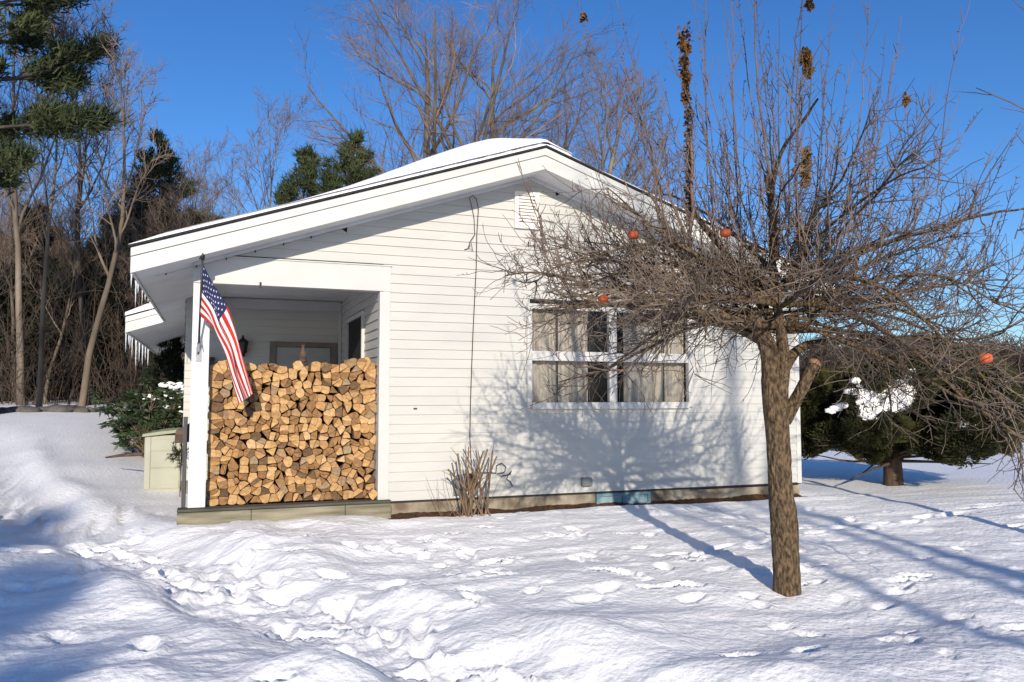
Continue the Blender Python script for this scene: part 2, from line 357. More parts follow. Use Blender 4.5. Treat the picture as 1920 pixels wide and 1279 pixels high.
siding('wall', house, XL, XR, SB, ZA, [PORCH, (WIN[0], WIN[1], WIN[2]-.001, WIN[3])], lambda s, o, z: (s, -o, z), M['siding'], topf=True)
# trims: corner post right, trim left of siding
b = MB(); b.box(1.80, 1.925, -.018, .10, SB-.01, 2.66); b.build('corner_trim', M['trim'], house, bevel=.003)
b = MB(); b.box(XR-.06, XR+.012, -.02, .06, SB-.01, zu(XR)-.005); b.build('corner_trim', M['trim'], house, bevel=.003)
# beam across the porch opening
b = MB(); zt = lambda x: min(2.965, zu(x)-.004)
pts = [(XL-.005, 2.665), (1.925, 2.665), (1.925, 2.965), (XA-(ZA-.004-2.965)/SL, 2.965), (XL-.005, zt(XL))]
b.prism([(x, z) for x, z in pts], 'y', -.022, .12); b.build('porch_beam', M['trim'], house, bevel=.003)
b = MB(); b.box(1.0, 1.935, -.034, -.024, 2.958, 2.972); b.box(-.0, 1.0, -.034, -.024, 2.958, 2.972); b.build('beam_drip_edge', M['trim'], house)
b = MB(); b.box(XL, XL+.13, .125, 3.0, 2.67, 2.87); b.build('side_beam', M['trim'], house)
# side walls and rear (closed body)
siding('side_wall', house, .05, YB-.4, SB, zu(XR), [], lambda s, o, z: (XR+o, s, z), M['siding'])
siding('side_wall', house, 3.05, YB-.4, SB, 2.9, [], lambda s, o, z: (-.38-o, s, z), M['siding'])
b = MB(); b.box(1.83, XR, .02, .10, -.3, SB+.001); b.box(XR-.10, XR-.01, .1, YB-.4, -.3, SB); b.build('foundation', M['block'], house)
b = MB(); b.box(1.86, XR+.004, -.004, .02, SB-.022, SB-.004); b.build('starter_strip', M['black'], house)
b = MB(); b.prism([(-.37, 0), (XR-.02, 0), (XR-.02, zu(XR)-.01), (XA, ZA-.01), (-.37, zu(-.37)-.01)], 'y', YB-.45, YB-.40); b.build('rear_wall', M['siding'], house)
# inner sheet behind siding so nothing shines through
b = MB(); b.prism([(WIN[1]+.02, 0.2), (XR-.03, .2), (XR-.03, zu(XR)-.03), (XA, ZA-.03), (1.93, zu(1.93)-.03), (1.93, WIN[3]+.02), (WIN[1]+.02, WIN[3]+.02)], 'y', .004, .02)
b.box(1.93, WIN[0]-.02, .004, .02, .24, WIN[3]+.02); b.box(WIN[0]-.02, WIN[1]+.02, .004, .02, .24, WIN[2]-.02); b.build('sheathing', M['darkin'], house)
# porch inside: back wall, right wall, ceiling, floor
PYB = 3.0; CZ = 2.875
DX0, DX1 = .86, 1.64
siding('porch_wall', house, -.38, 1.80, .26, CZ, [(DX0-.09, DX1+.09, 0, 2.24)], lambda s, o, z: (s, PYB-o, z), M['siding'])
PW = (1.05, 2.25, 1.35, 2.48)
siding('porch_wall', house, .10, PYB, .26, CZ, [(PW[0], PW[1], PW[2], PW[3])], lambda s, o, z: (1.815-o, s, z), M['siding'])
b = MB(); b.box(1.82, 1.86, .10, PYB, .1, CZ); b.build('sheathing', M['trim'], house)
b = MB(); b.box(XL+.02, 1.815, .125, PYB+.1, CZ, CZ+.03); b.build('porch_ceiling', M['soffit'], house)
b = MB(); b.box(-.02, 1.80, PYB-.03, PYB-.015, CZ-.16, CZ-.02); b.box(1.755, 1.80, PYB-.055, PYB-.013, .26, CZ-.17); b.build('wall_trim', M['trim'], house)
b = MB(); b.box(-.38, 1.85, PYB+.001, PYB+.06, 0, CZ); b.build('sheathing', M['doorframe'], house)
b = MB()
for k in range(20): b.box(-.19, 1.80, .10+k*.145, .10+k*.145+.138, .195, .228)
b.build('porch_floor', M['greywood'], house)
# porch window (on right wall)
pw = MB(); x = 1.798
pw.box(x-.03, x+.01, PW[0]-.05, PW[0], PW[2]-.05, PW[3]+.05); pw.box(x-.03, x+.01, PW[1], PW[1]+.05, PW[2]-.05, PW[3]+.05)
pw.box(x-.03, x+.01, PW[0]+.001, PW[1]-.001, PW[3], PW[3]+.05); pw.box(x-.03, x+.01, PW[0]+.001, PW[1]-.001, PW[2]-.05, PW[2])
wf = empty('window', (1.8, 1.6, 1.9)); wf.parent = house; wf.location = Vector((1.8, 1.6, 1.9))-house.location
pw.build('window_frame', M['trim'], wf); b = MB(); b.box(1.800, 1.806, PW[0], PW[1], PW[2], PW[3]); b.build('pane', M['darkin'], wf)
# door
dr = empty('door', (1.25, 2.98, .26)); dr.parent = house; dr.location = Vector((1.25, 2.98, .26))-house.location
b = MB(); b.box(DX0, DX1, PYB-.045, PYB-.005, .26, 2.16)
for (a, c) in ((DX0+.10, DX0+.34), (DX0+.44, DX0+.68)):
    for (z0, z1) in ((.36, .95), (1.06, 1.62), (1.72, 2.03)):
        b.box(a, c, PYB-.055, PYB-.0451, z0, z1); b.box(a+.035, c-.035, PYB-.066, PYB-.0551, z0+.035, z1-.035)
b.build('door_panel', M['door'], dr, bevel=.004)
b = MB(); b.box(DX0-.09, DX0-.003, PYB-.07, PYB, .26, 2.24); b.box(DX1+.003, DX1+.09, PYB-.07, PYB, .26, 2.24); b.box(DX0-.002, DX1+.002, PYB-.07, PYB, 2.165, 2.24)
b.build('door_frame', M['doorframe'], dr, bevel=.003)
b = MB(); b.tube([(DX0+.06, PYB-.10, 1.22), (DX0+.06, PYB-.05, 1.22)], [.028, .012], 10); b.build('handle', M['steel'], dr)
# post
b = MB(); b.box(XL, XL+.175, -.012, .155, .262, 2.663); b.build('porch_post', M['oldtrim'], house, bevel=.006)
# timber sill of the porch
b = MB()
X = [XL-.10, .42, 1.42, 1.94]
for a, c in zip(X[:-1], X[1:]): b.box(a+.002, c-.002, -.115, .09, -.05, .225)
b.build('porch_sill', M['beamwood'], house, bevel=.008)
b = MB(); b.box(XL-.10, 1.94, -.10, .10, .229, .258); b.build('sill_cap', M['beamtop'], house, bevel=.006)
# ---- roof
roof = MB(); T = .25
def slab(x0, x1, y0, y1, zf0, zf1, mi=0):   # sheared slab between heights zu+zf0 .. zu+zf1
    roof.add([(x0, y0, zu(x0)+zf0), (x1, y0, zu(x1)+zf0), (x1, y1, zu(x1)+zf0), (x0, y1, zu(x0)+zf0),
              (x0, y0, zu(x0)+zf1), (x1, y0, zu(x1)+zf1), (x1, y1, zu(x1)+zf1), (x0, y1, zu(x0)+zf1)],
             [(0, 3, 2, 1), (4, 5, 6, 7), (0, 1, 5, 4), (1, 2, 6, 5), (2, 3, 7, 6), (3, 0, 4, 7)], mi)
slab(EX0-.02, XA, FY-.055, YB, T, T+.024); slab(XA, EX1+.02, FY-.055, YB, T, T+.024); slab(-1.37, EX0, 5.3, YB, T, T+.018)
roof_o = roof.build('roof', M['shingle'], house)
roof = MB(); slab(EX0+.03, XA, FY+.02, YB-.02, .006, T-.002); slab(XA, EX1-.03, FY+.02, YB-.02, .006, T-.002); slab(-1.34, EX0+.03, 5.32, YB-.02, .006, T-.002); roof.build('soffit', M['soffit'], roof_o)
roof = MB()
for (x0, x1) in ((EX0, XA), (XA, EX1)):
    slab(x0, x1, FY-.010, FY+.019, -.012, .155); slab(x0, x1, FY-.030, FY+.019, .157, T-.003)
roof.box(EX0-.0, EX0+.028, FY+.02, 5.3, zu(EX0)-.005, zu(EX0)+T-.005); roof.box(EX1-.028, EX1, FY+.02, YB, zu(EX1)-.005, zu(EX1)+T-.005)
fa = roof.build('fascia', M['fascia'], roof_o, bevel=.004)
roof = MB(); slab(-1.37, EX0+.03, 5.27, 5.3, -.012, .155); slab(-1.37, EX0+.03, 5.25, 5.3, .157, T-.003); roof.box(-1.37, -1.342, 5.3, YB, zu(-1.37)-.005, zu(-1.37)+T-.005); roof.build('fascia', M['fascia'], roof_o, bevel=.004)
# frieze where soffit meets gable wall, in soffit paint
roof = MB(); slab(XL, XA, -.035, -.001, -.035, .004); slab(XA, XR, -.035, -.001, -.035, .004); roof.build('frieze', M['soffit'], roof_o)
# dark staples of a wire run under the rake
b = MB(); rr = random.Random(4)
for k in range(6):
    x = -.5+k*.30; b.box(x, x+.012, -.05, -.02, zu(x)-.055, zu(x)-.035)
b.tube([(-.60+.18*k, -.045, zu(-.60+.18*k)-.04-.006*(k % 2)) for k in range(12)], .0012, 5)
b.build('clip_wire', M['wire'], roof_o)
# snow on roof
def roof_snow(name, x0, x1, y0, y1, tf, label):
    nx, ny = 90, 90; xs = np.linspace(x0, x1, nx); ys = y0+(y1-y0)*np.linspace(0, 1, ny)**2.2
    A, B = np.meshgrid(xs, ys, indexing='ij'); Z0 = ZA-SL*np.abs(A-XA)+T+.025
    H = tf(A, B); top = Z0+H; Vv = np.concatenate([np.stack([A, B, top], -1).reshape(-1, 3), np.stack([A, B, Z0], -1).reshape(-1, 3)])
    i = np.arange(nx-1)[:, None]*ny+np.arange(ny-1)[None]; f1 = np.stack([i, i+ny, i+ny+1, i+1], -1).reshape(-1, 4)
    f2 = f1[:, ::-1]+nx*ny; fs = [f1, f2]
    def side(idx):
        a = idx[:-1]; c = idx[1:]; fs.append(np.stack([a, c, c+nx*ny, a+nx*ny], -1))
    side(np.arange(ny)); side((nx-1)*ny+np.arange(ny)); side(np.arange(nx)*ny); side(np.arange(nx)*ny+ny-1)
    o = link(name, np_mesh(name, Vv, np.concatenate(fs)), M['roofsnow'], smooth=True)
    return tag(o, label, 'snow')
def tl(A, B):
    e = np.clip((B-(FY-.04))/.75, 0, 1); edge = np.sqrt(1-(1-e)**2)
    le = np.clip((A-EX0)/.35, 0, 1)
    g = np.clip((A-EX0)/4.4, 0, 1)
    ro = 1-sst(3.0, 4.05, A)*.80
    th = (.034+.015*g+.25*sst(.5, 3.0, A)*edge*ro+.07*g*edge*ro)*np.sqrt(le+.03)
    return th+.008*vn(A*1.3, B*1.3, 1)*edge+.003*vn(A*6, B*6, 2)
roof_snow('roof_snow', EX0-.02, 4.05, FY-.04, YB-.3, tl, 'thick rounded snow blanket on the left slope of the house roof')
roof_snow('roof_snow', 4.05, EX1, FY-.01, YB-.3, lambda A, B: .018+.015*(vn(A*3, B*3, 3)+1)+.05*np.clip((B-FY)/1.5, 0, 1), 'thin snow layer on the right slope of the house roof')
roof_snow('roof_snow', -1.38, EX0-.02, 5.26, YB-.3, lambda A, B: .05+.02*vn(A*3, B*3, 3)+.04*np.clip((A+1.38)/.3, 0, 1), 'small snow patch on the lower rear eave left of the porch')
# ---- big window
win = empty('window', (4.82, 0, 1.35)); win.parent = house; win.location = Vector((4.82, 0, 1.35))-house.location
x0, x1, z0, z1 = WIN; b = MB(); c = .045; ym = -.045
b.box(x0-c, x0+.02, ym, .03, z0-c, z1+c); b.box(x1-.02, x1+c, ym, .03, z0-c, z1+c)
b.box(x0+.021, x1-.021, ym, .03, z1-.02, z1+c); b.box(x0+.021, x1-.021, ym-.012, .03, z0-c-.02, z0+.02)
xm = 4.825; b.box(xm-.055, xm+.055, ym+.004, .03, z0+.021, z1-.021); zm = 1.945
for a, cc in ((x0+.021, xm-.056), (xm+.056, x1-.021)): b.box(a, cc, ym+.008, .03, zm-.06, zm+.06)
b.build('window_frame', M['trim'], win, bevel=.004)
for xa in (x0+.37, x1-.385):
    for (za, zb_) in ((z0+.022, zm-.062), (zm+.062, z1-.022)):
        b = MB(); b.box(xa, xa+.015, -.004, .008, za, zb_); b.build('sash_bar', M['wire'], win)
b = MB(); b.box(x0+.02, x1-.02, .014, .018, z0, z1); b.build('pane', M['glass'], win)
def curtain(a, cx, zlo, zhi, amp=.022, y=.09, n=90, mt='curtain', name='curtain'):
    bb = MB(); rr = random.Random(int(a*100)); ph = rr.random()*6
    for k in range(n+1):
        t = k/n; x = a+(cx-a)*t; yy = y+amp*math.sin(t*38+ph+1.3*math.sin(t*9))+amp*.3*math.sin(t*91)
        bb.v += [(x, yy, zlo+.01*math.sin(t*30)), (x, yy*.6+.04, zhi)]
    for k in range(n): bb.f.append((2*k, 2*k+2, 2*k+3, 2*k+1)); bb.mi.append(0)
    return bb.build(name, M[mt], win, smooth=True)
curtain(x0, x0+.84, z0-.02, z1-.13); curtain(x0+1.37, x1, z0-.02, z1-.13)
curtain(x0, x0+.84, z1-.17, z1+.01, amp=.012, y=.065, mt='valance', name='valance'); curtain(x0+1.37, x1, z1-.17, z1+.01, amp=.012, y=.065, mt='valance', name='valance')
b = MB(); b.box(x0-.1, x1+.1, .55, .57, z0-.2, z1+.2); b.box(x0-.1, x0-.08, .02, .55, z0-.2, z1+.2); b.box(x1+.08, x1+.1, .02, .55, z0-.2, z1+.2); b.box(x0-.08, x1+.08, .02, .55, z0-.2, z0-.18); b.box(x0-.08, x1+.08, .02, .55, z1+.18, z1+.2)
b.build('room_interior', M['darkin'], win)
# ---- gable vent
v = empty('gable_vent', (3.64, 0, 3.5)); v.parent = house; v.location = Vector((3.64, 0, 3.5))-house.location
vx0, vx1, vz0, vz1 = 3.47, 3.80, 3.53, 4.0; b = MB()
b.box(vx0, vx0+.05, -.045, -.002, vz0, vz1); b.box(vx1-.05, vx1, -.045, -.002, vz0, vz1); b.box(vx0+.0501, vx1-.0501, -.045, -.002, vz1-.05, vz1); b.box(vx0+.0501, vx1-.0501, -.045, -.002, vz0, vz0+.05)
b.build('vent_frame', M['vent'], v, bevel=.004)
b = MB()
for k in range(9):
    z = vz0+.052+k*.041; b.prism([(-.040, z), (-.034, z-.004), (-.012, z+.030), (-.018, z+.034)], 'x', vx0+.05, vx1-.05)
b.build('louvre', M['vent'], v)
b = MB(); b.box(vx0+.05, vx1-.05, -.010, -.0145, vz0+.05, vz1-.05); b.build('gap_shade_plate', M['doorframe'], v)  # brown backing plate darkens the gaps, painted shade behind the louvres
# ---- basement window & outlet cover
bw = empty('basement_window', (5.1, 0, .1)); bw.parent = house; bw.location = Vector((5.1, 0, .1))-house.location
b = MB(); x0, x1 = 4.58, 5.36
b.box(x0, x1, -.03, .019, .172, .208); b.box(x0, x1, -.03, .019, .04, .075)
for a in (x0, (x0+x1)/2-.02, x1-.04): b.box(a, a+.04, -.028, .019, .0751, .1719)
b.build('window_frame', M['tealframe'], bw); b = MB(); b.box(x0+.03, x1-.03, -.008, -.004, .07, .18); b.build('pane', M['tealpane'], bw)
p = at_Y(1098, 903, 0); b = MB(); b.prism([(p[0]-.075+dx, p[2]-.055+dz) for dx, dz in ((.012, 0), (.14, 0), (.15, .012), (.15, .10), (.138, .11), (.012, .11), (0, .10), (0, .012))], 'y', -.055, -.012)
b.build('outlet_cover', M['greyplastic'], house, bevel=.012)
for (hx, hy, hw, hh, hy0) in ((990, 458, .006, .03, -.03), (488, 535, .01, .03, -.04), (778, 766, .02, .006, -.03)):
    p = at_Y(hx, hy, 0); b = MB(); b.box(p[0]-hw, p[0]+hw, hy0, hy0+.02, p[2]-hh, p[2]+hh); b.build('wall_hook', M['wire'], house)
# ---- cable on wall
b = MB(); pp = [(897, 392), (894, 440), (893, 500), (890, 560), (887, 620), (884, 700), (882, 760), (881, 820), (883, 860), (886, 895)]
b.tube([at_Y(x, y, -.022) for x, y in pp], .0055, 6)
pp = [(897, 392), (893, 372), (886, 366), (880, 372), (884, 385), (889, 410), (890, 440), (882, 452), (878, 464), (886, 470), (884, 456), (878, 466), (871, 468)]
b.tube([at_Y(x, y, -.035-.008*math.sin(i)) for i, (x, y) in enumerate(pp)], .0045, 6)
pp = [(893, 887), (915, 886), (930, 887), (931, 873), (941, 868), (949, 876), (945, 886), (932, 888), (940, 893), (957, 889), (959, 883), (953, 890), (950, 898), (957, 903), (961, 912)]
b.tube([at_Y(x, y, -.05-.01*math.sin(i*2)) for i, (x, y) in enumerate(pp)], .006, 6)
tag(b.build('cable', M['wire'], None, smooth=True), 'loose black cable running down the white siding from gable to cut shrub', 'cable')
# meter boxes behind shrub
p = at_Y(862, 903, -.02); t_ = empty('utility_box', (p[0], -.02, p[2])); tag(t_, 'small grey green utility box low on the siding behind the cut shrub', 'utility box')
b = MB(); b.lathe((0, 0, 0), [(.001, 0), (.001, 0)], 4); b = MB()
b.tube([(p[0], -.001, p[2]), (p[0], -.09, p[2]), (p[0], -.10, p[2])], [.085, .085, .06], 14); b.build('dome', M['greyplastic'], t_, smooth=False)
b = MB(); b.box(p[0]-.08, p[0]+.08, -.05, -.016, p[2]-.16, p[2]-.07); b.build('housing', M['greyplastic'], t_, bevel=.01)
p = at_Y(880, 902, -.03); b = MB(); b.box(p[0]-.085, p[0]+.085, -.10, -.016, p[2]-.10, p[2]+.09); 
tag(b.build('junction_box', M['brownwood'], bevel=.02), 'rusty brown junction box on the siding between stems of the cut shrub', 'utility box')
# ---- wall lantern & mailbox in porch
p = at_Y(455, 650, 2.9); t_ = empty('wall_lantern', (p[0], 2.9, p[2])); tag(t_, 'black carriage lantern on the porch wall left of the grey door', 'lamp')
b = MB(); b.lathe((p[0], 2.88, p[2]), [(.02, -.15), (.045, -.12), (.03, -.10), (.055, -.09), (.075, .05), (.085, .06), (.05, .10), (.02, .12), (.015, .16)], 6); b.build('lantern_body', M['black'], t_)
b = MB(); b.box(p[0]-.03, p[0]+.03, 2.965, 2.985, p[2]-.10, p[2]+.08); b.tube([(p[0], 2.97, p[2]-.05), (p[0], 2.92, p[2]-.13), (p[0], 2.88, p[2]-.15)], .01, 6); b.build('bracket', M['black'], t_)
b = MB(); p = at_Y(396, 690, 2.9); b.box(p[0]-.10, p[0]+.035, 2.86, 2.98, p[2]-.22, p[2]+.12); b.prism([(2.85, p[2]+.12), (2.98, p[2]+.12), (2.98, p[2]+.16)], 'x', p[0]-.11, p[0]+.045)
tag(b.build('mailbox', M['black'], bevel=.006), 'black wall mailbox half hidden behind the porch post and the flag', 'mailbox')

# ------------------------------------------------------------------ woodpile: polygons cut by splitting, each log its own object
rl = random.Random(21)
wx0, wx1, wz0 = XL+.185, 1.795, .262
def ztop(x): 
    return 1.45+.365+.025*math.sin(x*5+1)+.02*math.sin(x*13)+.10*sst(1.2, 1.8, x)
def clip(poly, a, b_, c):   # keep a*x+b*z<=c
    out = []
    for i in range(len(poly)):
        p, q = poly[i], poly[(i+1) % len(poly)]; dp = a*p[0]+b_*p[1]-c; dq = a*q[0]+b_*q[1]-c
        if dp <= 0: out.append(p)
        if (dp < 0) != (dq < 0) and dp != dq:
            t = dp/(dp-dq); out.append((p[0]+(q[0]-p[0])*t, p[1]+(q[1]-p[1])*t))
    return out
def area(P): return .5*sum(P[i][0]*P[(i+1) % len(P)][1]-P[(i+1) % len(P)][0]*P[i][1] for i in range(len(P)))
seeds = []; ghosts = []
H = 1.62; nr = 19; rh = H/nr
for r in range(nr):
    x = wx0+rl.uniform(0, .07)
    while x < wx1-.02:
        wdt = rl.uniform(.065, .150); sx_, sz_ = x+wdt/2, wz0+rh*(r+.5)+rl.uniform(-.030, .030)
        if sx_ < wx1 and sz_ < ztop(sx_)-.03+rl.uniform(-.02, .02): seeds.append((sx_, sz_))
        x += wdt
gx_ = wx0-.05
while gx_ < wx1+.1: ghosts.append((gx_, ztop(gx_)+rl.uniform(.035, .075))); gx_ += rl.uniform(.05, .09)
cells = []; allp = seeds+ghosts
for i, s in enumerate(seeds):
    P = [(wx0, wz0), (wx1, wz0), (wx1, wz0+H+.4), (wx0, wz0+H+.4)]
    for j, q in enumerate(allp):
        if i == j: continue
        dx, dz = q[0]-s[0], q[1]-s[1]
        if dx*dx+dz*dz > .16: continue
        P = clip(P, dx, dz, dx*(s[0]+q[0])/2+dz*(s[1]+q[1])/2)
        if len(P) < 3: break
    if len(P) >= 3 and .0012 < area(P) < .05: cells.append(P)
def split(P, sk=0):
    cx = sum(p[0] for p in P)/len(P); cz = sum(p[1] for p in P)/len(P)
    th = rl.uniform(0, math.pi); a, c = math.cos(th), math.sin(th); cc = a*cx+c*cz+rl.uniform(-.012, .012)
    return clip(P, a, c, cc), clip(P, -a, -c, -cc)
final = []
for P in cells:
    a = area(P)
    if a > .0092 and rl.random() < .92 or a > .0068 and rl.random() < .4: final += list(split(P))
    else: final.append(P)
def simplify(P, n):
    P = list(P)
    while len(P) > n:
        ar = [abs(area([P[i-1], P[i], P[(i+1) % len(P)]])) for i in range(len(P))]; P.pop(ar.index(min(ar)))
    return P
final = [simplify(P, rl.choice((3, 4, 4, 5, 5))) for P in final if len(P) >= 3]
final = [P for P in final if area(P) > .0009]
final.sort(key=lambda P: -area(P)); small = final[296:]; final = final[:296]
def build_log(P, y0, depth, name='firewood_log', tilt=0, gap=None):
    cx = sum(p[0] for p in P)/len(P); cz = sum(p[1] for p in P)/len(P)
    A = abs(area(P)); sz = math.sqrt(A); g = (gap or rl.uniform(.001, .005))
    Q = [((p[0]-cx)*(1-g/sz*1.5), (p[1]-cz)*(1-g/sz*1.5)) for p in P]
    # drop near-duplicate points
    Q2 = []
    for p in Q:
        if not Q2 or math.hypot(p[0]-Q2[-1][0], p[1]-Q2[-1][1]) > .012: Q2.append(p)
    if len(Q2) > 3 and math.hypot(Q2[0][0]-Q2[-1][0], Q2[0][1]-Q2[-1][1]) < .012: Q2.pop()
    if len(Q2) < 3: Q2 = Q
    arc = rl.randrange(len(Q2)) if rl.random() < .75 else -1
    if len(Q2) > 4 and rl.random() < .22: arc = -2          # round billet
    out = []; bark = []
    n = len(Q2)
    for i in range(n):
        p, q = Q2[i], Q2[(i+1) % n]; L = math.hypot(q[0]-p[0], q[1]-p[1])
        m = max(2, int(L/.014)); isb = (i == arc or arc == -2)
        nx_, nz_ = (q[1]-p[1])/L, -(q[0]-p[0])/L
        for k in range(m):
            t = k/m; bulge = (.15 if isb else .012)*L*4*t*(1-t)
            j = 0 if k == 0 else rl.uniform(-.0018, .0018)
            out.append((p[0]+(q[0]-p[0])*t+nx_*(bulge+j), p[1]+(q[1]-p[1])*t+nz_*(bulge+j))); bark.append(isb)
    bb = MB(); n = len(out); tx, tz = rl.uniform(-.22, .22), rl.uniform(-.22, .22)
    s3 = rl.uniform(.86, 1.0)
    rings = [[(x*.93, z*.93) for x, z in out], out, [(x*s3, z*s3) for x, z in out]]
    vs = [(x, -.0+x*tx+z*tz, z) for x, z in rings[0]]+[(x, .004+x*tx+z*tz, z) for x, z in rings[1]]+[(x, depth, z) for x, z in rings[2]]
    cen = [(0, rl.uniform(-.003, .002), 0)]
    bb.add(vs+cen, [(i, (i+1) % n, 3*n) for i in range(n)], 0)
    fs = [(n+i, n+(i+1) % n, (i+1) % n, i) for i in range(n)]
    bb.f += fs; bb.mi += [0]*n
    for i in range(n): bb.f.append((2*n+i, 2*n+(i+1) % n, n+(i+1) % n, n+i)); bb.mi.append(2 if bark[i] else 1)
    bb.f.append(tuple(2*n+i for i in range(n))[::-1]); bb.mi.append(0)
    me = bpy.data.meshes.new('log'); me.from_pydata(bb.v, [], bb.f); me.polygons.foreach_set('material_index', bb.mi)
    for mm in ('logend', 'logside', 'logbark'): me.materials.append(M[mm])
    o = bpy.data.objects.new(name, me); COL.objects.link(o); o.location = (cx, y0, cz); return o
for P in final:
    o = build_log(P, rl.gauss(.165, .013), rl.uniform(.34, .42))
    tag(o, 'split firewood log in the stacked pile filling the porch opening', 'firewood', 'split logs stacked in the porch')
def merged(name, polys, y0, y1, label):
    obs = [build_log(P, rl.uniform(y0, y0+.04), y1-y0) for P in polys]; V = []; Fc = []; mi = []
    for o in obs:
        b0 = len(V); V += [tuple(v_.co+o.location) for v_ in o.data.vertices]
        for pl in o.data.polygons: Fc.append(tuple(b0+i for i in pl.vertices)); mi.append(pl.material_index)
        me0 = o.data; bpy.data.objects.remove(o); bpy.data.meshes.remove(me0)
    me = bpy.data.meshes.new(name); me.from_pydata(V, [], Fc); me.polygons.foreach_set('material_index', mi)
    tag(link(name, me, [M['logend'], M['logside'], M['logbark']]), label, 'firewood', kind='stuff')
if small: merged('small_splits', small, .17, .5, 'many thin splits and wedges filling the chinks of the porch woodpile')
merged('rear_logs', [[(wx0+wx1-x, z-.03) for x, z in P][::-1] for P in cells if min(z for x, z in P) > wz0+.04], .60, 1.0, 'second row of stacked firewood behind the front of the porch woodpile')
# odd ones lying on top
def odd(px, py, r, label, n=7, dy=.2):
    p = at_Y(px, py, dy); P = [(p[0]+r*math.cos(t)*rl.uniform(.8, 1.1), p[2]+r*math.sin(t)*rl.uniform(.85, 1.15)) for t in [i*2*math.pi/n for i in range(n)]]
    tag(build_log(P, dy, .3, gap=.001), label, 'firewood')
odd(558, 685, .06, 'pale upright chunk of firewood sticking up highest from the middle of the pile')
odd(512, 688, .045, 'round dark ended billet on top of the pile just right of the flag')
odd(688, 676, .045, 'round reddish billet on top of the pile at its right end', 9)
odd(700, 926, .065, 'dark mossy split log jutting out at the lower right corner of the pile', 4, .02)
p = at_Y(568, 664, .45); b = MB(); b.lathe((p[0], .45, p[2]-.10), [(.03, 0), (.045, .02), (.045, .10), (.02, .14), (.018, .19), (.024, .20), (.02, .21)], 12)
tag(b.build('bottle', M['brownwood'], smooth=True), 'small dark brown bottle shape behind the pale upright log before the door', 'bottle')
# snowy sprig by the porch window
rr = random.Random(8)

# plank and board at left of post
b = MB(); b.box(-.285, -.245, .05, .19, .26, 1.22); 
tag(b.build('side_board', M['greywood'], bevel=.005), 'dark grey upright board against the left side of the white porch post', 'board')
p = at_Y(347, 812, .35); b = MB(); b.prism([(p[0]-.10, p[2]-.10), (p[0]+.06, p[2]-.09), (p[0]+.07, p[2]+.12), (p[0]-.09, p[2]+.03)], 'y', .157, .50)
tag(b.build('wood_block', M['brownwood'], bevel=.01), 'brown block of wood poking out left of the porch post above the box', 'wood')

# ------------------------------------------------------------------ flag on the post
fl = empty('flag', (XL+.12, -.02, 2.0)); tag(fl, 'American flag hanging limp from a dark pole bracketed to the porch post', 'flag')
base = np.array(at_Y(372, 660, -.03)); top = at_Y(380, 480, -.45)
pd = (top-base)/np.linalg.norm(top-base)
b = MB(); b.tube([base-pd*.02, base+(top-base)*.5, top], .011, 10); pole = b.build('pole', M['black'], fl, smooth=True)
b = MB(); b.tube([top-pd*.045, top-pd*.03, top-pd*.01, top+pd*.02, top+pd*.04], [.012, .024, .024, .018, .004], 10); b.tube([top+np.array([-.035, 0, -.03]), top+np.array([.0, 0, -.025])], .008, 6); b.build('finial', M['black'], pole, smooth=True)
b = MB(); b.tube([base+np.array([.0, .02, -.02]), base+pd*.10], .019, 10); b.box(base[0]-.025, base[0]+.03, -.024, -.013, base[2]-.10, base[2]+.05)
b.tube([np.array([base[0]+.05, -.02, base[2]+.0])+np.array([0, 0, -.0]), base+pd*.22], .004, 5); b.build('bracket', M['steel'], fl)
def bez(P, t):
    P = [np.array(p, float) for p in P]; n = len(P)-1; s = t*n; i = min(int(s), n-1); f = s-i
    p0 = P[max(i-1, 0)]; p1 = P[i]; p2 = P[i+1]; p3 = P[min(i+2, n)]
    return .5*((2*p1)+(-p0+p2)*f+(2*p0-5*p1+4*p2-p3)*f*f+(-p0+3*p1-3*p2+p3)*f**3)
topc = [(380, 494), (400, 536), (424, 572), (440, 615), (456, 668), (475, 737)]     # fly edge from pole top
midc = [(379, 545), (398, 575), (411, 612), (432, 655), (444, 700), (462, 748)]
botc = [(375, 592), (390, 606), (408, 628), (420, 662), (433, 705), (447, 757)]
nu, nv = 90, 39
def fold(u, v): return .045*math.sin(v*9.0+u*3)*(.25+u)+.018*math.sin(v*19+1+u*4)*(.3+u)
def flagP(u, v):          # v 1 at top of the hoist
    a = bez(topc, u); m = bez(midc, u); c = bez(botc, u)
    q = (a*(2*v-1)*v+m*4*v*(1-v)+c*(1-v)*(1-2*v)) if True else a
    q = a*v+c*(1-v)+(m-(a+c)/2)*4*v*(1-v)
    d = .012*math.sin(v*21+u*5)*u
    Yp = (-.43)*(1-u)+(-.30)*u+fold(u, v)
    if u < .02: Yp = -.43+.18*(1-v)
    yv = (-.45+.24*(1-v)); Yp = yv*(1-u)**2+(1-(1-u)**2)*Yp
    return at_Y(q[0]+6*math.sin(v*14+u*3)*u*(1-u)*2, q[1], Yp)
Vf = [flagP(i/nu, j/nv) for i in range(nu+1) for j in range(nv+1)]
Ff, Mi = [], []
for i in range(nu):
    for j in range(nv):
        Ff.append((i*(nv+1)+j, (i+1)*(nv+1)+j, (i+1)*(nv+1)+j+1, i*(nv+1)+j+1))
        st = j//3; Mi.append(2 if (st >= 6 and i < nu*.40) else (0 if st % 2 == 0 else 1))
bb = MB(); bb.add(Vf, Ff); bb.mi = Mi; cl = bb.build('flag_cloth', [M['fred'], M['fwhite'], M['fblue']], fl, smooth=True)
mod = cl.modifiers.new('thick', 'SOLIDIFY'); mod.thickness = .0016; mod.offset = 0
bb = MB()
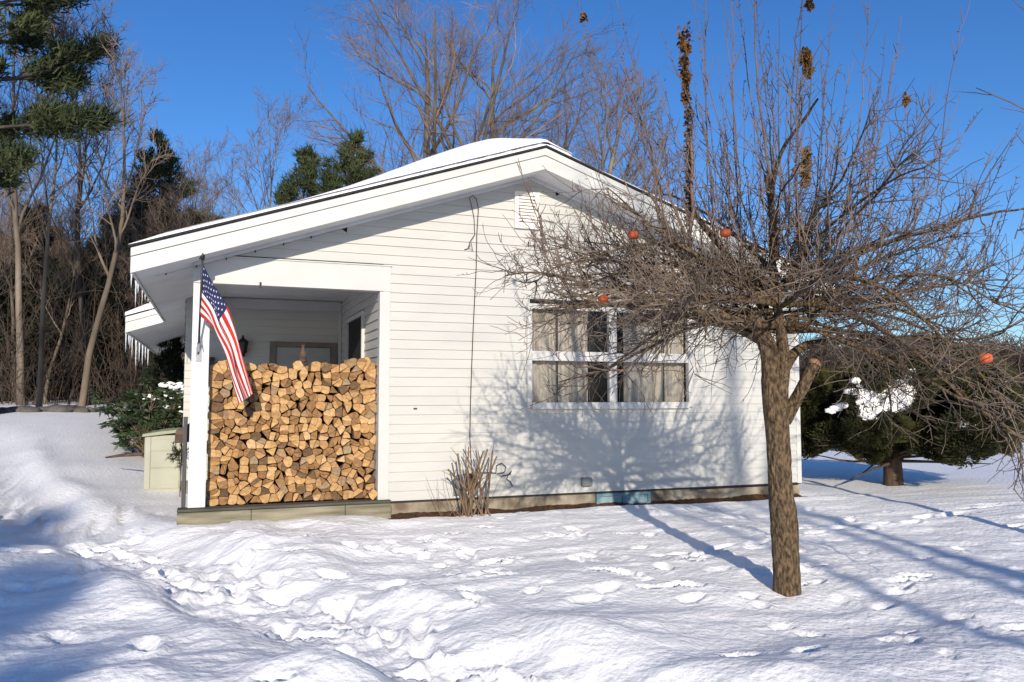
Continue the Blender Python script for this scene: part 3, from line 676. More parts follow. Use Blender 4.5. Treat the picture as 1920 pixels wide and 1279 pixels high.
for r in range(9):
    for c_ in range(6 if r % 2 == 0 else 5):
        u = .4*((c_*2+1+(r % 2))/12); v = 6/13+7/13*((r+1)/10)
        C = flagP(u, v); du = flagP(u+.008, v)-flagP(u-.008, v); dv = flagP(u, v+.012)-flagP(u, v-.012)
        du /= np.linalg.norm(du); dv /= np.linalg.norm(dv); nn = np.cross(du, dv); nn /= np.linalg.norm(nn)
        for sgn in (1, -1):
            pts = []
            for k in range(10):
                rad = .0125 if k % 2 == 0 else .0052; t = math.pi/2+k*math.pi/5
                pts.append(C+nn*sgn*.0022+(du*math.cos(t)+dv*math.sin(t))*rad)
            pts.append(C+nn*sgn*.0022); bb.add(pts, [(k, (k+1) % 10, 10) for k in range(10)])
bb.build('stars', M['fwhite'], cl)

# ------------------------------------------------------------------ storage box, shrub, boards at left
zb = gz(-.8, 3.0)-.03; sb = empty('storage_box', (-.65, 3.6, zb)); tag(sb, 'beige resin storage box with sloping lid in the snow behind the porch post', 'storage box')
b = MB(); b.box(-.88, -.40, 3.2, 4.0, zb-.1, zb+.80); b.build('box_body', M['beige'], sb, bevel=.015)
b = MB(); b.box(-.79, -.42, 3.188, 3.1995, zb+.05, zb+.74); b.box(-.87, -.80, 3.188, 3.1995, zb+.05, zb+.78); b.build('door_panel', M['beige'], sb, bevel=.004)
b = MB()
for z in (.34, .58): b.box(-.80, -.42, 3.180, 3.187, zb+z, zb+z+.012)
b.build('rib', M['beigelid'], sb)
b = MB(); b.prism([(-.91, zb+.78), (-.385, zb+.84), (-.385, zb+.88), (-.65, zb+.86), (-.91, zb+.82)], 'y', 3.15, 4.05); b.build('lid', M['beigelid'], sb, bevel=.01)

# ------------------------------------------------------------------ leaf clumps
def leafmesh(name, C, D, size, width, rs, quad=False):
    """C centres (N,3), D directions (N,3): a thin triangle or leaf at each centre"""
    C = np.asarray(C, float); D = np.asarray(D, float); N = len(C); D = D/(np.linalg.norm(D, axis=1)[:, None]+1e-9)
    rv = rs.randn(N, 3); S = np.cross(D, rv); S /= np.linalg.norm(S, axis=1)[:, None]+1e-9
    L = (size*rs.uniform(.6, 1.25, N))[:, None]; W = (width*rs.uniform(.7, 1.2, N))[:, None]
    if quad:
        V = np.stack([C, C+D*L*.5+S*W, C+D*L, C+D*L*.5-S*W], 1).reshape(-1, 3); F = np.arange(4*N).reshape(N, 4)
    else:
        V = np.stack([C-S*W*.5, C+S*W*.5, C+D*L], 1).reshape(-1, 3); F = np.arange(3*N).reshape(N, 3)
    return np_mesh(name, V, F)
def rdir(rs): 
    d = rs.randn(3); return d/np.linalg.norm(d)
def norm(v): return v/(np.linalg.norm(v)+1e-9)
def branch(p, d, L, n, wob, rs, trop=0.0, bend=None):
    pts = [np.array(p, float)]; d = norm(np.array(d, float)); st = L/n
    for i in range(n):
        d = norm(d+rs.randn(3)*wob+np.array([0, 0, trop])+(bend if bend is not None else 0)); pts.append(pts[-1]+d*st)
    return np.array(pts)
def at_t(pts, t):
    s = t*(len(pts)-1); i = min(int(s), len(pts)-2); f = s-i; return pts[i]*(1-f)+pts[i+1]*f, norm(pts[i+1]-pts[i])
def side_dir(d, ang, rs, up=0.0, az=None):
    o = np.cross(d, rs.randn(3) if az is None else az); o = norm(o); v = norm(d*math.cos(ang)+o*math.sin(ang)); v[2] += up; return norm(v)

# ------------------------------------------------------------------ bare hardwoods
def bare_tree(seed, H, r0, spread=.8, fork=.35, limbs=9, n2=9, n3=9, n4=5, lean=(0, 0), twr=.008, crown_from=.35, up=.10, lk=1.0):
    rs = np.random.RandomState(seed); tr = Twigs(9); cr = Twigs(3)
    d0 = norm(np.array([lean[0], lean[1], 1.])); T = branch((0, 0, -.3), d0, H*.92, 16, .045, rs, .03)
    tr.add(T, r0*np.linspace(1, .06, 17)**.9*np.r_[1.25, np.ones(16)])
    for i in range(limbs):
        t = crown_from+(1-crown_from-.04)*(i+rs.rand()*.6)/limbs; p, d = at_t(T, t)
        ang = rs.uniform(.55, .95)*spread*(1.15-.5*t); L = H*rs.uniform(.30, .46)*(1.35-t)*lk
        rr = r0*(1-t*.9)*.62
        B = branch(p, side_dir(d, ang, rs), L, 9, .10, rs, up)
        tr.add(B, rr*np.linspace(1, .14, 10), 6)
        for j in range(n2):
            t2 = .15+.83*(j+rs.rand())/n2; p2, d2 = at_t(B, t2); L2 = L*rs.uniform(.28, .52)*(1.15-t2*.6)
            B2 = branch(p2, side_dir(d2, rs.uniform(.5, .95), rs, .12), L2, 6, .13, rs, up*.7)
            r2 = max(rr*(1-t2*.85)*.45, twr*1.4); cr.add(B2, r2*np.linspace(1, .25, 7)+twr*.3, 4)
            for k in range(n3):
                t3 = .1+.88*(k+rs.rand())/n3; p3, d3 = at_t(B2, t3); L3 = L2*rs.uniform(.3, .55)
                B3 = branch(p3, side_dir(d3, rs.uniform(.4, .9), rs, .10), L3, 4, .15, rs, .04)
                cr.add(B3, np.linspace(twr, twr*.45, 5))
                for m in range(n4):
                    p4, d4 = at_t(B3, .15+.8*rs.rand()); L4 = L3*rs.uniform(.35, .7)
                    cr.add(branch(p4, side_dir(d4, rs.uniform(.4, .9), rs, .05), L4, 3, .12, rs, .02), np.linspace(twr*.6, twr*.25, 4))
    return tr.mesh('trunk'), cr.mesh('crown')
def place(name, meshes, mats, parts, loc, rz, s, label, cat, group=None):
    e = empty(name, loc, rz); e.scale = (s, s, s); tag(e, label, cat, group)
    for me, mm, pn in zip(meshes, mats, parts):
        o = bpy.data.objects.new(pn, me); COL.objects.link(o); o.parent = e
        if not me.materials: me.materials.append(M[mm])
    return e
def smooth(me): me.polygons.foreach_set('use_smooth', [True]*len(me.polygons)); return me
oakA = bare_tree(1, 17, .33, spread=1.15, limbs=14, n2=10, n3=9, n4=3, crown_from=.26, twr=.0075, up=.02, lk=1.35)
oakB = bare_tree(22, 17, .31, spread=1.15, limbs=13, n2=10, n3=9, n4=3, crown_from=.28, twr=.0075, up=.02, lk=1.3)
bareC = bare_tree(3, 15, .12, spread=.75, limbs=10, n2=8, n3=8, n4=4, crown_from=.38, twr=.008, lean=(.06, 0))
bareD = bare_tree(4, 14, .11, spread=.7, limbs=9, n2=8, n3=7, n4=4, crown_from=.42, twr=.008, lean=(-.08, .03))
bareE = bare_tree(6, 12, .10, spread=.8, limbs=9, n2=7, n3=7, n4=3, crown_from=.30, twr=.008, lean=(.12, 0))
BP = ('trunk', 'crown'); BM = ('barkgrey', 'twigfar')
def gp(px, d): x, y = at_dist(px, d); return (x, y, gz(x, y)-.1)
place('hardwood_tree', oakA, BM, BP, gp(815, 29), 1.4, 1.0, 'big bare hardwood rising behind the left slope of the snowy roof', 'tree')
place('hardwood_tree', oakB, BM, BP, gp(915, 27), 2.2, 1.0, 'big bare hardwood with many limbs just left of the roof ridge behind the house', 'tree')
place('hardwood_tree', oakA, BM, BP, gp(1075, 31), 3.3, .80, 'pale bare hardwood behind the right slope of the roof just past the ridge', 'tree')
leanT = bare_tree(9, 12.5, .24, spread=1.05, limbs=11, n2=9, n3=8, n4=3, crown_from=.40, twr=.0085, lean=(.30, -.1), lk=1.15)
place('hardwood_tree', leanT, BM, BP, gp(1035, 24), -.3, 1.0, 'dark leaning bare tree right of the roof ridge spreading its crown to the right', 'tree')
place('hardwood_tree', bareC, BM, BP, gp(480, 34), 1.1, .98, 'pale bare hardwood between the two dark pines above the porch eave', 'tree')
place('hardwood_tree', bareD, ('barkwood', 'twigfar'), BP, gp(170, 25), .2, 1.0, 'tall bare tree with its crown against the sky right of the big pine', 'tree')
place('hardwood_tree', bareC, ('barkwood', 'twigfar'), BP, gp(45, 24), 4.1, 1.0, 'dark bare trunk at the left edge below the big pine', 'tree')
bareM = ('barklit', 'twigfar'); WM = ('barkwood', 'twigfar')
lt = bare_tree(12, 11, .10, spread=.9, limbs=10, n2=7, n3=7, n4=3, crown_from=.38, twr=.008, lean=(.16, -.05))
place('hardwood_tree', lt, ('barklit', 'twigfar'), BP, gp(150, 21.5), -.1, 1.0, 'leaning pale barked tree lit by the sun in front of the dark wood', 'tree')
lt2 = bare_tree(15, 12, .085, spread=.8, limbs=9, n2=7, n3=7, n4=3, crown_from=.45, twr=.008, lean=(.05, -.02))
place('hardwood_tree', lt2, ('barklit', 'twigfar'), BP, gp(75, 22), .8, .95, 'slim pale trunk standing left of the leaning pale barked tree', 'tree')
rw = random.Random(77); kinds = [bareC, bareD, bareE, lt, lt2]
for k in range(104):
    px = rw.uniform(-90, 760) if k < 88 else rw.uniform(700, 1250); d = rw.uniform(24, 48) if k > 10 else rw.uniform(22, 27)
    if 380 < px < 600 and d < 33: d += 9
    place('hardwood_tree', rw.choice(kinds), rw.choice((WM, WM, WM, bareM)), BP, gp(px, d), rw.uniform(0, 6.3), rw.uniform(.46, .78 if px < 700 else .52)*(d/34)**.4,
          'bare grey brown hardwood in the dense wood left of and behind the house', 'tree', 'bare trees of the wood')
# ------------------------------------------------------------------ pines
def pine_tree(seed, H, r0, wmax, base=.25, step=.55, tuft=16, nl=.16, droop=-.05, dens=1.0, shape=1.0):
    rs = np.random.RandomState(seed); tr = Twigs(8); C = []; D = []
    T = branch((0, 0, -.3), (0, 0, 1), H, 14, .015, rs, .05); tr.add(T, r0*np.linspace(1, .05, 15))
    z = base
    while z < .985:
        p, d = at_t(T, z); rel = (z-base)/(1-base)
        prof = (min(1, rel*3+.35))*(1-rel)**.95*wmax*shape+.13
        for q in range(rs.randint(4, 6)):
            a = rs.rand()*6.28; L = prof*rs.uniform(.55, 1.15)
            B = branch(p, (math.cos(a), math.sin(a), .25+rel*.6+droop), L, 6, .07, rs, .015)
            tr.add(B, (.02+.03*L/3)*np.linspace(1, .2, 7), 4)
            nb = max(3, int(L*4.2*dens))
            for j in range(nb):
                t = .28+.72*(j+rs.rand())/nb; pb, db = at_t(B, t); l2 = L*.28*(1.2-t)+.18
                B2 = branch(pb, side_dir(db, rs.uniform(.3, .9), rs, .25), l2, 3, .12, rs, .04)
                tr.add(B2, np.linspace(.010, .005, 4), 3)
                for m in range(3):
                    pc, dc = at_t(B2, .3+.7*(m+rs.rand())/3)
                    for w_ in range(tuft//2):
                        C.append(pc+rs.randn(3)*.09); D.append(dc*.7+rs.randn(3)*.55+np.array([0, 0, .35]))
        z += step/H*rs.uniform(.75, 1.25)
    return tr.mesh('trunk'), leafmesh('needles', C, D, nl*1.25, nl*.22, rs)
PM = ('barkdark', 'pine'); PN = ('trunk', 'crown')
bigpine = pine_tree(31, 17, .26, 3.9, base=.36, step=.95, tuft=40, nl=.22, dens=1.9)
pineA = pine_tree(32, 12.5, .16, 4.0, base=.22, step=.38, tuft=24, nl=.22, dens=1.7)
pineB = pine_tree(33, 12, .15, 3.2, base=.16, step=.36, tuft=24, nl=.21, dens=1.7)
hemA = pine_tree(34, 9, .12, 2.4, base=.05, step=.38, tuft=18, nl=.34, droop=-.25, dens=1.1)
place('pine_tree', bigpine, PM, PN, gp(-25, 19), .5, 1.0, 'tall dark white pine at the left edge with layered boughs reaching over the wood', 'tree')
place('pine_tree', pineA, PM, PN, gp(313, 31), 1.5, .88, 'dark pointed pine above the left end of the porch eave', 'tree')
place('pine_tree', pineB, PM, PN, gp(548, 26.5), 2.5, .84, 'narrow pine left of the broad pine above the snowy roof', 'tree')
place('pine_tree', pineA, PM, PN, gp(632, 26.5), 4.0, .84, 'broad green pine above the middle of the left roof slope', 'tree')
place('pine_tree', pineB, PM, PN, gp(405, 36), .9, .78, 'short brownish pine just left of the pale bare hardwood above the eave', 'tree')
for k in range(84):
    px = -90+(800/84)*k+rw.uniform(-14, 14); d = rw.uniform(26, 46)
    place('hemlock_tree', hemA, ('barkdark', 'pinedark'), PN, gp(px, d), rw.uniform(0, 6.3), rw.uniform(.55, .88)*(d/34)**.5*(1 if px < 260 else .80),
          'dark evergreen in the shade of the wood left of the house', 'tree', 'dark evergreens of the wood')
# brush, thin stems and fallen limbs filling the wood
rs = np.random.RandomState(50); tw = Twigs(3)
for k in range(4600):
    px = rs.uniform(-120, 760); d = rs.uniform(23.5, 50); x, y = at_dist(px, d)
    h = rs.uniform(.8, 4.6); p = (x, y, gz(x, y)-.1)
    if h > 4.0 and rs.rand() < .5: h *= 1.6
    B = branch(p, (rs.randn()*.34, rs.randn()*.34, 1), h, 6, .15, rs, .02); r_ = rs.uniform(.007, .017)*(h/3)**.6; tw.add(B, r_*np.linspace(1, .3, 7))
    for m in range(7):
        p2, d2 = at_t(B, .25+.7*rs.rand()); tw.add(branch(p2, side_dir(d2, rs.uniform(.5, 1.1), rs, .1), h*rs.uniform(.15, .35), 3, .15, rs, .03), np.linspace(.009, .005, 4))
tag(link('undergrowth', tw.mesh('undergrowth'), M['brush']), 'tangle of thin brown stems and saplings filling the wood floor', 'undergrowth', kind='stuff')
# distant wood right behind everything (hill side) and far tree line on the right
rs = np.random.RandomState(51); C = []; D = []; tw = Twigs(3)
for k in range(420):
    px = rs.uniform(1520, 2250); d = rs.uniform(150, 190); x, y = at_dist(px, d); z0 = gz(x, y); h = rs.uniform(6, 11)
    for m in range(60):
        t = rs.rand(); w_ = (1-t)*1.9+.25; a = rs.rand()*6.28; C.append((x+math.cos(a)*w_*rs.rand(), y+math.sin(a)*w_*rs.rand(), z0+.4+t*h)); D.append((math.cos(a), math.sin(a), .3))
    tw.add(np.array([(x, y, z0-.5), (x, y, z0+h)]), [.2, .04])
tag(link('far_treeline', leafmesh('far', C, D, 1.6, .8, rs), M['pine']), 'low dark line of distant evergreens beyond the snow field at the right', 'treeline', kind='stuff')
rs = np.random.RandomState(52); tw = Twigs(3)
for k in range(1300):
    px = rs.uniform(1480, 2250); d = rs.uniform(120, 150); x, y = at_dist(px, d); p = (x, y, gz(x, y)-.2); h = rs.uniform(5, 11)
    B = branch(p, (rs.randn()*.15, rs.randn()*.15, 1), h, 4, .08, rs); tw.add(B, np.linspace(.10, .03, 5))
    for m in range(9):
        p2, d2 = at_t(B, .25+.7*rs.rand()); tw.add(branch(p2, side_dir(d2, .8, rs, .1), h*.3, 2, .1, rs), [.06, .05, .03])
tag(link('far_brush', tw.mesh('farbrush'), M['brush']), 'brown leafless scrub at the far edge of the snow field at the right', 'scrub', kind='stuff')
# stone wall remains at the wood edge, far left
rs = np.random.RandomState(53)
import bmesh
def blob(name, loc, sc, mt, seed, label=None, cat=None, group=None, amp=.25, parent=None, sub=2):
    bm = bmesh.new(); bmesh.ops.create_icosphere(bm, subdivisions=sub, radius=1)
    for v_ in bm.verts:
        nn = noise.noise(v_.co*1.3+Vector((seed*3.1, seed, 0))); v_.co *= 1+amp*nn; v_.co = Vector((v_.co.x*sc[0], v_.co.y*sc[1], v_.co.z*sc[2]))+Vector(loc)
    me = bpy.data.meshes.new(name); bm.to_mesh(me); bm.free(); o = link(name, me, mt, parent, smooth=True)
    return tag(o, label, cat, group)
for k in range(22):
    px = -40+k*13+rs.uniform(-5, 5); d = 19.5+k*.10+rs.uniform(-.3, .3); x, y = at_dist(px, d); s = rs.uniform(.12, .26)
    blob('field_stone', (x, y, gz(x, y)+s*.15), (s*1.3, s, s*.6), M['stone'], k, 'grey field stone half buried in snow along the edge of the wood', 'stone', 'stones of the old wall')
# fallen limb in the snow left of the storage box
p0 = at_d(198, 858, 12.2); p1 = at_d(282, 851, 12.0); b = MB(); b.tube([p0, p0*.6+p1*.4+np.array([0, 0, .015]), p1], [.012, .025, .03], 8)
tag(b.build('fallen_board', M['brownwood'], smooth=True), 'brown fallen limb lying in the snow left of the beige storage box', 'limb')

# ------------------------------------------------------------------ rhododendron behind the box with snow
rs = np.random.RandomState(60)
rc = np.array([at_dist(292, 14.6)[0], at_dist(292, 14.6)[1], gz(*at_dist(292, 14.6))])
rh_ = empty('rhododendron', rc); tag(rh_, 'broadleaf evergreen shrub with snow clumps behind the beige storage box', 'shrub')
tw = Twigs(4); C = []; D = []; tips = []
for k in range(46):
    a = rs.rand()*6.28; el = rs.uniform(.25, 1.45); L = rs.uniform(.75, 1.5)
    B = branch((0, 0, 0), (math.cos(a)*math.cos(el)*.75, math.sin(a)*math.cos(el)*.75, math.sin(el)), L, 6, .12, rs, .03); tw.add(B, np.linspace(.018, .006, 7))
    for m in range(6):
        p2, d2 = at_t(B, .4+.6*rs.rand()); B2 = branch(p2, side_dir(d2, .7, rs, .2), .25, 3, .1, rs); tw.add(B2, np.linspace(.006, .004, 4)); tip = B2[-1]; tips.append(tip)
        for w_ in range(26):
            C.append(tip+rs.randn(3)*.03); dd = rs.randn(3); dd[2] = -abs(dd[2])*.5+.1; D.append(dd)
s_ = 1.0
link('stems', tw.mesh('stems'), M['shrub'], None).parent = rh_
link('leaves', leafmesh('leaves', C, D, .13, .024, rs, True), M['rhodo'], None).parent = rh_
tips.sort(key=lambda t: -(t[2]-t[1]*.6)); bb = MB()
sn = [bmesh.new()]
def lumps(pts, rng, name, parent, smin=.05, smax=.11, zs=.42):
    bm = bmesh.new()
    for i, t in enumerate(pts):
        s = rng.uniform(smin, smax); geo = bmesh.ops.create_icosphere(bm, subdivisions=3, radius=1)
        sx, sy = s*rng.uniform(.9, 1.7), s*rng.uniform(.8, 1.2)
        for v_ in geo['verts']:
            nn = noise.noise(v_.co*1.6+Vector((i*2.3, i, 0)))+.5*noise.noise(v_.co*4+Vector((i*2.3, i, 0))); v_.co *= 1+.45*nn
            v_.co = Vector((v_.co.x*sx+t[0], v_.co.y*sy+t[1], v_.co.z*s*zs+t[2]+.03))
    me = bpy.data.meshes.new(name); bm.to_mesh(me); bm.free(); me.materials.append(M['roofsnow'])
    me.polygons.foreach_set('use_smooth', [True]*len(me.polygons)); o = bpy.data.objects.new(name, me); COL.objects.link(o); o.parent = parent; return o
front = [t for t in tips if t[2] > .65 and t[1] < .35]
lumps([t+rs.randn(3)*np.array([.085, .05, .03]) for t in front[:70:9][:8] for q_ in range(16)], rs, 'snow_clumps', rh_, .022, .05, .6)
# evergreen behind it
place('hemlock_tree', hemA, ('barkdark', 'pine'), PN, gp(318, 17.5), 1.0, .34, 'low green evergreen above the snowy shrub beneath the lower eave', 'tree')
# green sprigs beside the box
for (px, py, d, n, lab) in ((270, 815, 11.6, 26, 'small green evergreen sprig hanging at the left edge of the beige storage box'), (336, 850, 11.0, 26, 'dry brownish evergreen sprig in front of the right side of the beige storage box')):
    c0 = at_d(px, py, d); rs = np.random.RandomState(px); tw = Twigs(4); C = []; D = []
    for k in range(n):
        B = branch(c0+rs.randn(3)*.03, (rs.randn()*.7-.15, rs.randn()*.3-.2, rs.randn()*.7), .16, 4, .1, rs); tw.add(B, np.linspace(.004, .002, 5))
        for m in range(22): p2, d2 = at_t(B, rs.rand()); C.append(p2); D.append(d2+rs.randn(3)*.5)
    # stem down to the ground
    g0 = np.array([c0[0]+.02, c0[1], gz(c0[0], c0[1])-.05]); tw.add(np.array([g0, (g0+c0)/2+np.array([.02, 0, 0]), c0]), [.008, .006, .004])
    e = empty('sprig', (0, 0, 0)); tag(e, lab, 'sprig'); link('stem', tw.mesh('stem'), M['shrub']).parent = e
    link('needles', leafmesh('needles', C, D, .05, .012, rs), M['pine'] if px < 300 else M['rhodo']).parent = e

# ------------------------------------------------------------------ icicles
def icicle(p, L, r, label, group):
    bb = MB(); rr = random.Random(int(abs(p[0]*991+p[1]*77))); n = 9
    pts = [(p[0]+rr.uniform(-.002, .002), p[1]+rr.uniform(-.002, .002), p[2]+.01-L*k/n) for k in range(n+1)]
    bb.tube(pts, [max(.0012, r*(1-k/n)**.8*(1+.12*math.sin(k*2.1))) for k in range(n+1)], 8)
    tag(bb.build('icicle', M['ice'], smooth=True), label, 'icicle', group)
ri = random.Random(5)
for k in range(11):
    y = -.30+.45*k+ri.uniform(-.1, .1); icicle((EX0-.004, y, zu(EX0)), ri.uniform(.05, .18)*(2 if k in (1,) else 1), ri.uniform(.006, .011), 'clear icicle hanging from the long left eave above the lower eave', 'icicles on the main eave')
for k, (x, L) in enumerate(((-1.36, .34), (-1.35, .2), (-1.36, .25), (-1.355, .4))):
    icicle((x, 5.34+k*.35, zu(-1.36)), L, .014, 'thick icicle hanging from the tip of the lower rear eave', 'icicles on the lower eave')
for k in range(5):
    icicle((-1.36, 7.2+k*.75, zu(-1.36)), ri.uniform(.25, .55), .018, 'long pale icicle hanging from the rear eave behind the porch post', 'icicles on the rear eave')

# ------------------------------------------------------------------ arborvitae at right
rs = np.random.RandomState(70)
cd = 12.3
cx, cy = at_dist(1668, cd+.2); cz = gz(cx, cy)
ced = empty('cedar_shrub', (cx, cy, cz)); tag(ced, 'wide dark green cedar on a short trunk holding snow, right of the house', 'tree')
tw = Twigs(9); tw.add(branch((0, 0, -.2), (0, 0, 1), 1.0, 5, .02, rs), [.17, .15, .14, .135, .13, .12]); 
for k in range(34):
    a = rs.rand()*6.28; B = branch((0, 0, rs.uniform(.35, .75)), (math.cos(a), math.sin(a), rs.uniform(-.05, .35)), rs.uniform(.9, 1.5), 6, .08, rs, -.01); tw.add(B, np.linspace(.03, .006, 7), 5)
link('trunk', tw.mesh('trunk'), M['cedarbark']).parent = ced
C = []; D = []
# crown volume: lobes in local coords aligned to the view (right axis) 
fh = norm(np.array([cx, cy])-EYE[:2]); rt = np.array([fh[1], -fh[0]])
lobes = []
for k in range(190):
    u = rs.uniform(-1.25, 1.40); v_ = rs.uniform(-1.1, 1.0); h = rs.uniform(.55, 2.6)
    tp_ = 2.38-.72*abs(u-.35)**1.2-.3*abs(v_)
    if h > tp_ or abs((u-.08)/1.38) > 1 or abs(v_)/1.1 > (1 if h < 1.5 else 1-(h-1.5)/1.6): continue
    lobes.append((u, v_, h, rs.uniform(.22, .40)))
for k in range(26): lobes.append((1.30+rs.uniform(-.12, .10), rs.uniform(-.7, .7), rs.uniform(.62, 1.55), rs.uniform(.18, .28)))
for k in range(16): lobes.append((-1.15+rs.uniform(-.12, .12), rs.uniform(-.7, .5), rs.uniform(.75, 1.7), rs.uniform(.18, .28)))
def snowy(u, h): return -.40 < u < .26 and 1.02 < h < 1.62 and abs(h-1.30-(u+.1)*.5) < .20+.06*math.sin(u*13)
for (u, v_, h, r_) in lobes:
    n = int(2100*(r_/.3)**2)
    for q in range(n):
        d = rdir(rs); rr2 = r_*(.60+.40*rs.rand()**.5)*(1+.16*math.sin(d[0]*7+u*9)*math.sin(d[2]*8+h*5))
        uu, vv, hh = u+d[0]*rr2, v_+d[1]*rr2, h+d[2]*rr2*.9
        if hh < .42+.10*math.sin(uu*6)+.12*abs(uu)*.4: continue
        if vv < -.62 and snowy(uu, hh) and rs.rand() < .9: continue
        C.append((uu*rt[0]+vv*fh[0], uu*rt[1]+vv*fh[1], hh)); D.append((d[0]*rt[0]+d[1]*fh[0], d[0]*rt[1]+d[1]*fh[1], d[2]*.5+.35))
link('crown', leafmesh('crown', C, D, .062, .024, rs), M['cedar']).parent = ced
# snow held in the hollow of the crown
pts = []
for k in range(330):
    u = rs.uniform(-.44, .26); h = rs.uniform(1.0, 1.64)
    if not snowy(u, h): continue
    v_ = -.86-.16*rs.rand()+.45*(h-1.0)
    pts.append((u*rt[0]+v_*fh[0], u*rt[1]+v_*fh[1], h))
lumps(pts, rs, 'snow_patch', ced, .045, .085, .8); pts = []
for (u, h) in ((-.72, 1.18), (-.64, 1.22), (-.80, 1.14), (-.52, 1.42), (-.40, 1.50), (-.46, 1.58), (.22, 1.62), (.30, 1.72), (.95, .95)):
    v_ = -1.05; pts.append((u*rt[0]+v_*fh[0], u*rt[1]+v_*fh[1], h))
for q_ in pts: lumps([q_], rs, 'snow_clump', ced, .04, .08, .6)

# ------------------------------------------------------------------ pruned shrub by the wall
rs = np.random.RandomState(80)
p = at_d(895, 962, 9.0); pc = np.array([p[0], -.42, gz(p[0], -.5)]); cs = empty('cut_shrub', pc); tag(cs, 'pruned shrub of bare brown stems with cut tops against the white siding below the cable', 'shrub')
tw = Twigs(6)
tipsx = [(858, 850), (868, 842), (880, 838), (893, 845), (905, 846), (915, 842), (925, 846), (932, 856), (872, 862), (848, 868), (842, 880), (900, 862), (918, 858)]
for (px, py) in tipsx:
    tp = at_Y(px+rs.uniform(-2, 2), py, -.40+rs.uniform(-.10, .10)); b0 = pc+np.array([rs.uniform(-.16, .22), rs.uniform(-.06, .06), -.05])
    mid = (b0*.5+tp*.5)+np.array([(b0-tp)[0]*.10, 0, 0])+rs.randn(3)*.012; P_c = np.array([b0, b0*.6+mid*.4, mid, mid*.5+tp*.5+rs.randn(3)*.01, tp])
    r_ = rs.uniform(.008, .014); tw.add(P_c-pc, r_*np.array([1.3, 1.1, 1, .85, .8]))
    for m in range(4):
        p2, d2 = at_t(P_c, .35+.6*rs.rand()); tw.add(branch(p2-pc, side_dir(d2, .6, rs, .3), rs.uniform(.06, .2), 3, .1, rs, .05), np.linspace(.005, .002, 4))
for k in range(15):
    b0 = np.array([rs.uniform(-.35, .30), rs.uniform(-.05, .15), -.05]); tw.add(branch(b0, (rs.randn()*.35-.1, rs.randn()*.1, 1), rs.uniform(.2, .65), 5, .06, rs, .03), np.linspace(.004, .0015, 6))
link('stems', tw.mesh('stems'), M['shrub']).parent = cs

# ------------------------------------------------------------------ apple tree
DT = 5.86
def tp(px, py, dd=0): return at_d(px, py, DT+dd)
base = tp(1477, 1122); base[2] = gz(base[0], base[1])-.05
apple = empty('apple_tree', base); tag(apple, 'old bare apple tree with thick trunk and dense umbrella of twigs', 'tree')
M['applebark'].node_tree.nodes['Mapping'].inputs['Scale'].default_value = (1.5, 1.5, .6)
k_ = DT/FPX
# trunk as a lumpy tube with many rings
def trunk_tube(path, seg=30, ringstep=.018, amp=.05):
    pts = np.array([tp(*q[:2], q[3] if len(q) > 3 else 0) for q in path]); rad = np.array([q[2]*k_/2*.86 for q in path])
    L = np.r_[0, np.cumsum(np.linalg.norm(np.diff(pts, axis=0), axis=1))]; n = int(L[-1]/ringstep)+2; s = np.linspace(0, L[-1], n)
    def sm(vals):
        y = np.interp(s, L, vals); kk = 7; ypad = np.r_[[y[0]]*kk, y, [y[-1]]*kk]; return np.convolve(ypad, np.ones(2*kk+1)/(2*kk+1), 'same')[kk:-kk]
    P = np.stack([sm(pts[:, i]) for i in range(3)], 1); rr = sm(rad)
    P[0] = pts[0]; P[-1] = pts[-1]
    D = np.gradient(P, axis=0); D /= np.linalg.norm(D, axis=1)[:, None]; A = np.cross(D, [0, 1, 0.01]); A /= np.linalg.norm(A, axis=1)[:, None]; B = np.cross(D, A)
    t = np.arange(seg)/seg*2*math.pi; V = []
    for i in range(n):
        nn = np.array([noise.noise(Vector((math.cos(a)*1.4, math.sin(a)*1.4, s[i]*3.2+path[0][0]))) for a in t])
        n2 = np.array([noise.noise(Vector((math.cos(a)*7, math.sin(a)*7, s[i]*14))) for a in t])
        r_ = rr[i]*(1+amp*2.4*nn+.06*n2); V.append(P[i][None]+A[i][None]*(np.cos(t)*r_)[:, None]+B[i][None]*(np.sin(t)*r_)[:, None])
    V = np.concatenate(V); i = np.arange(n-1)[:, None]*seg; j = np.arange(seg)[None]; j2 = (j+1) % seg
    F = np.stack([i+j, i+j2, i+seg+j2, i+seg+j], -1).reshape(-1, 4)
    return V, F
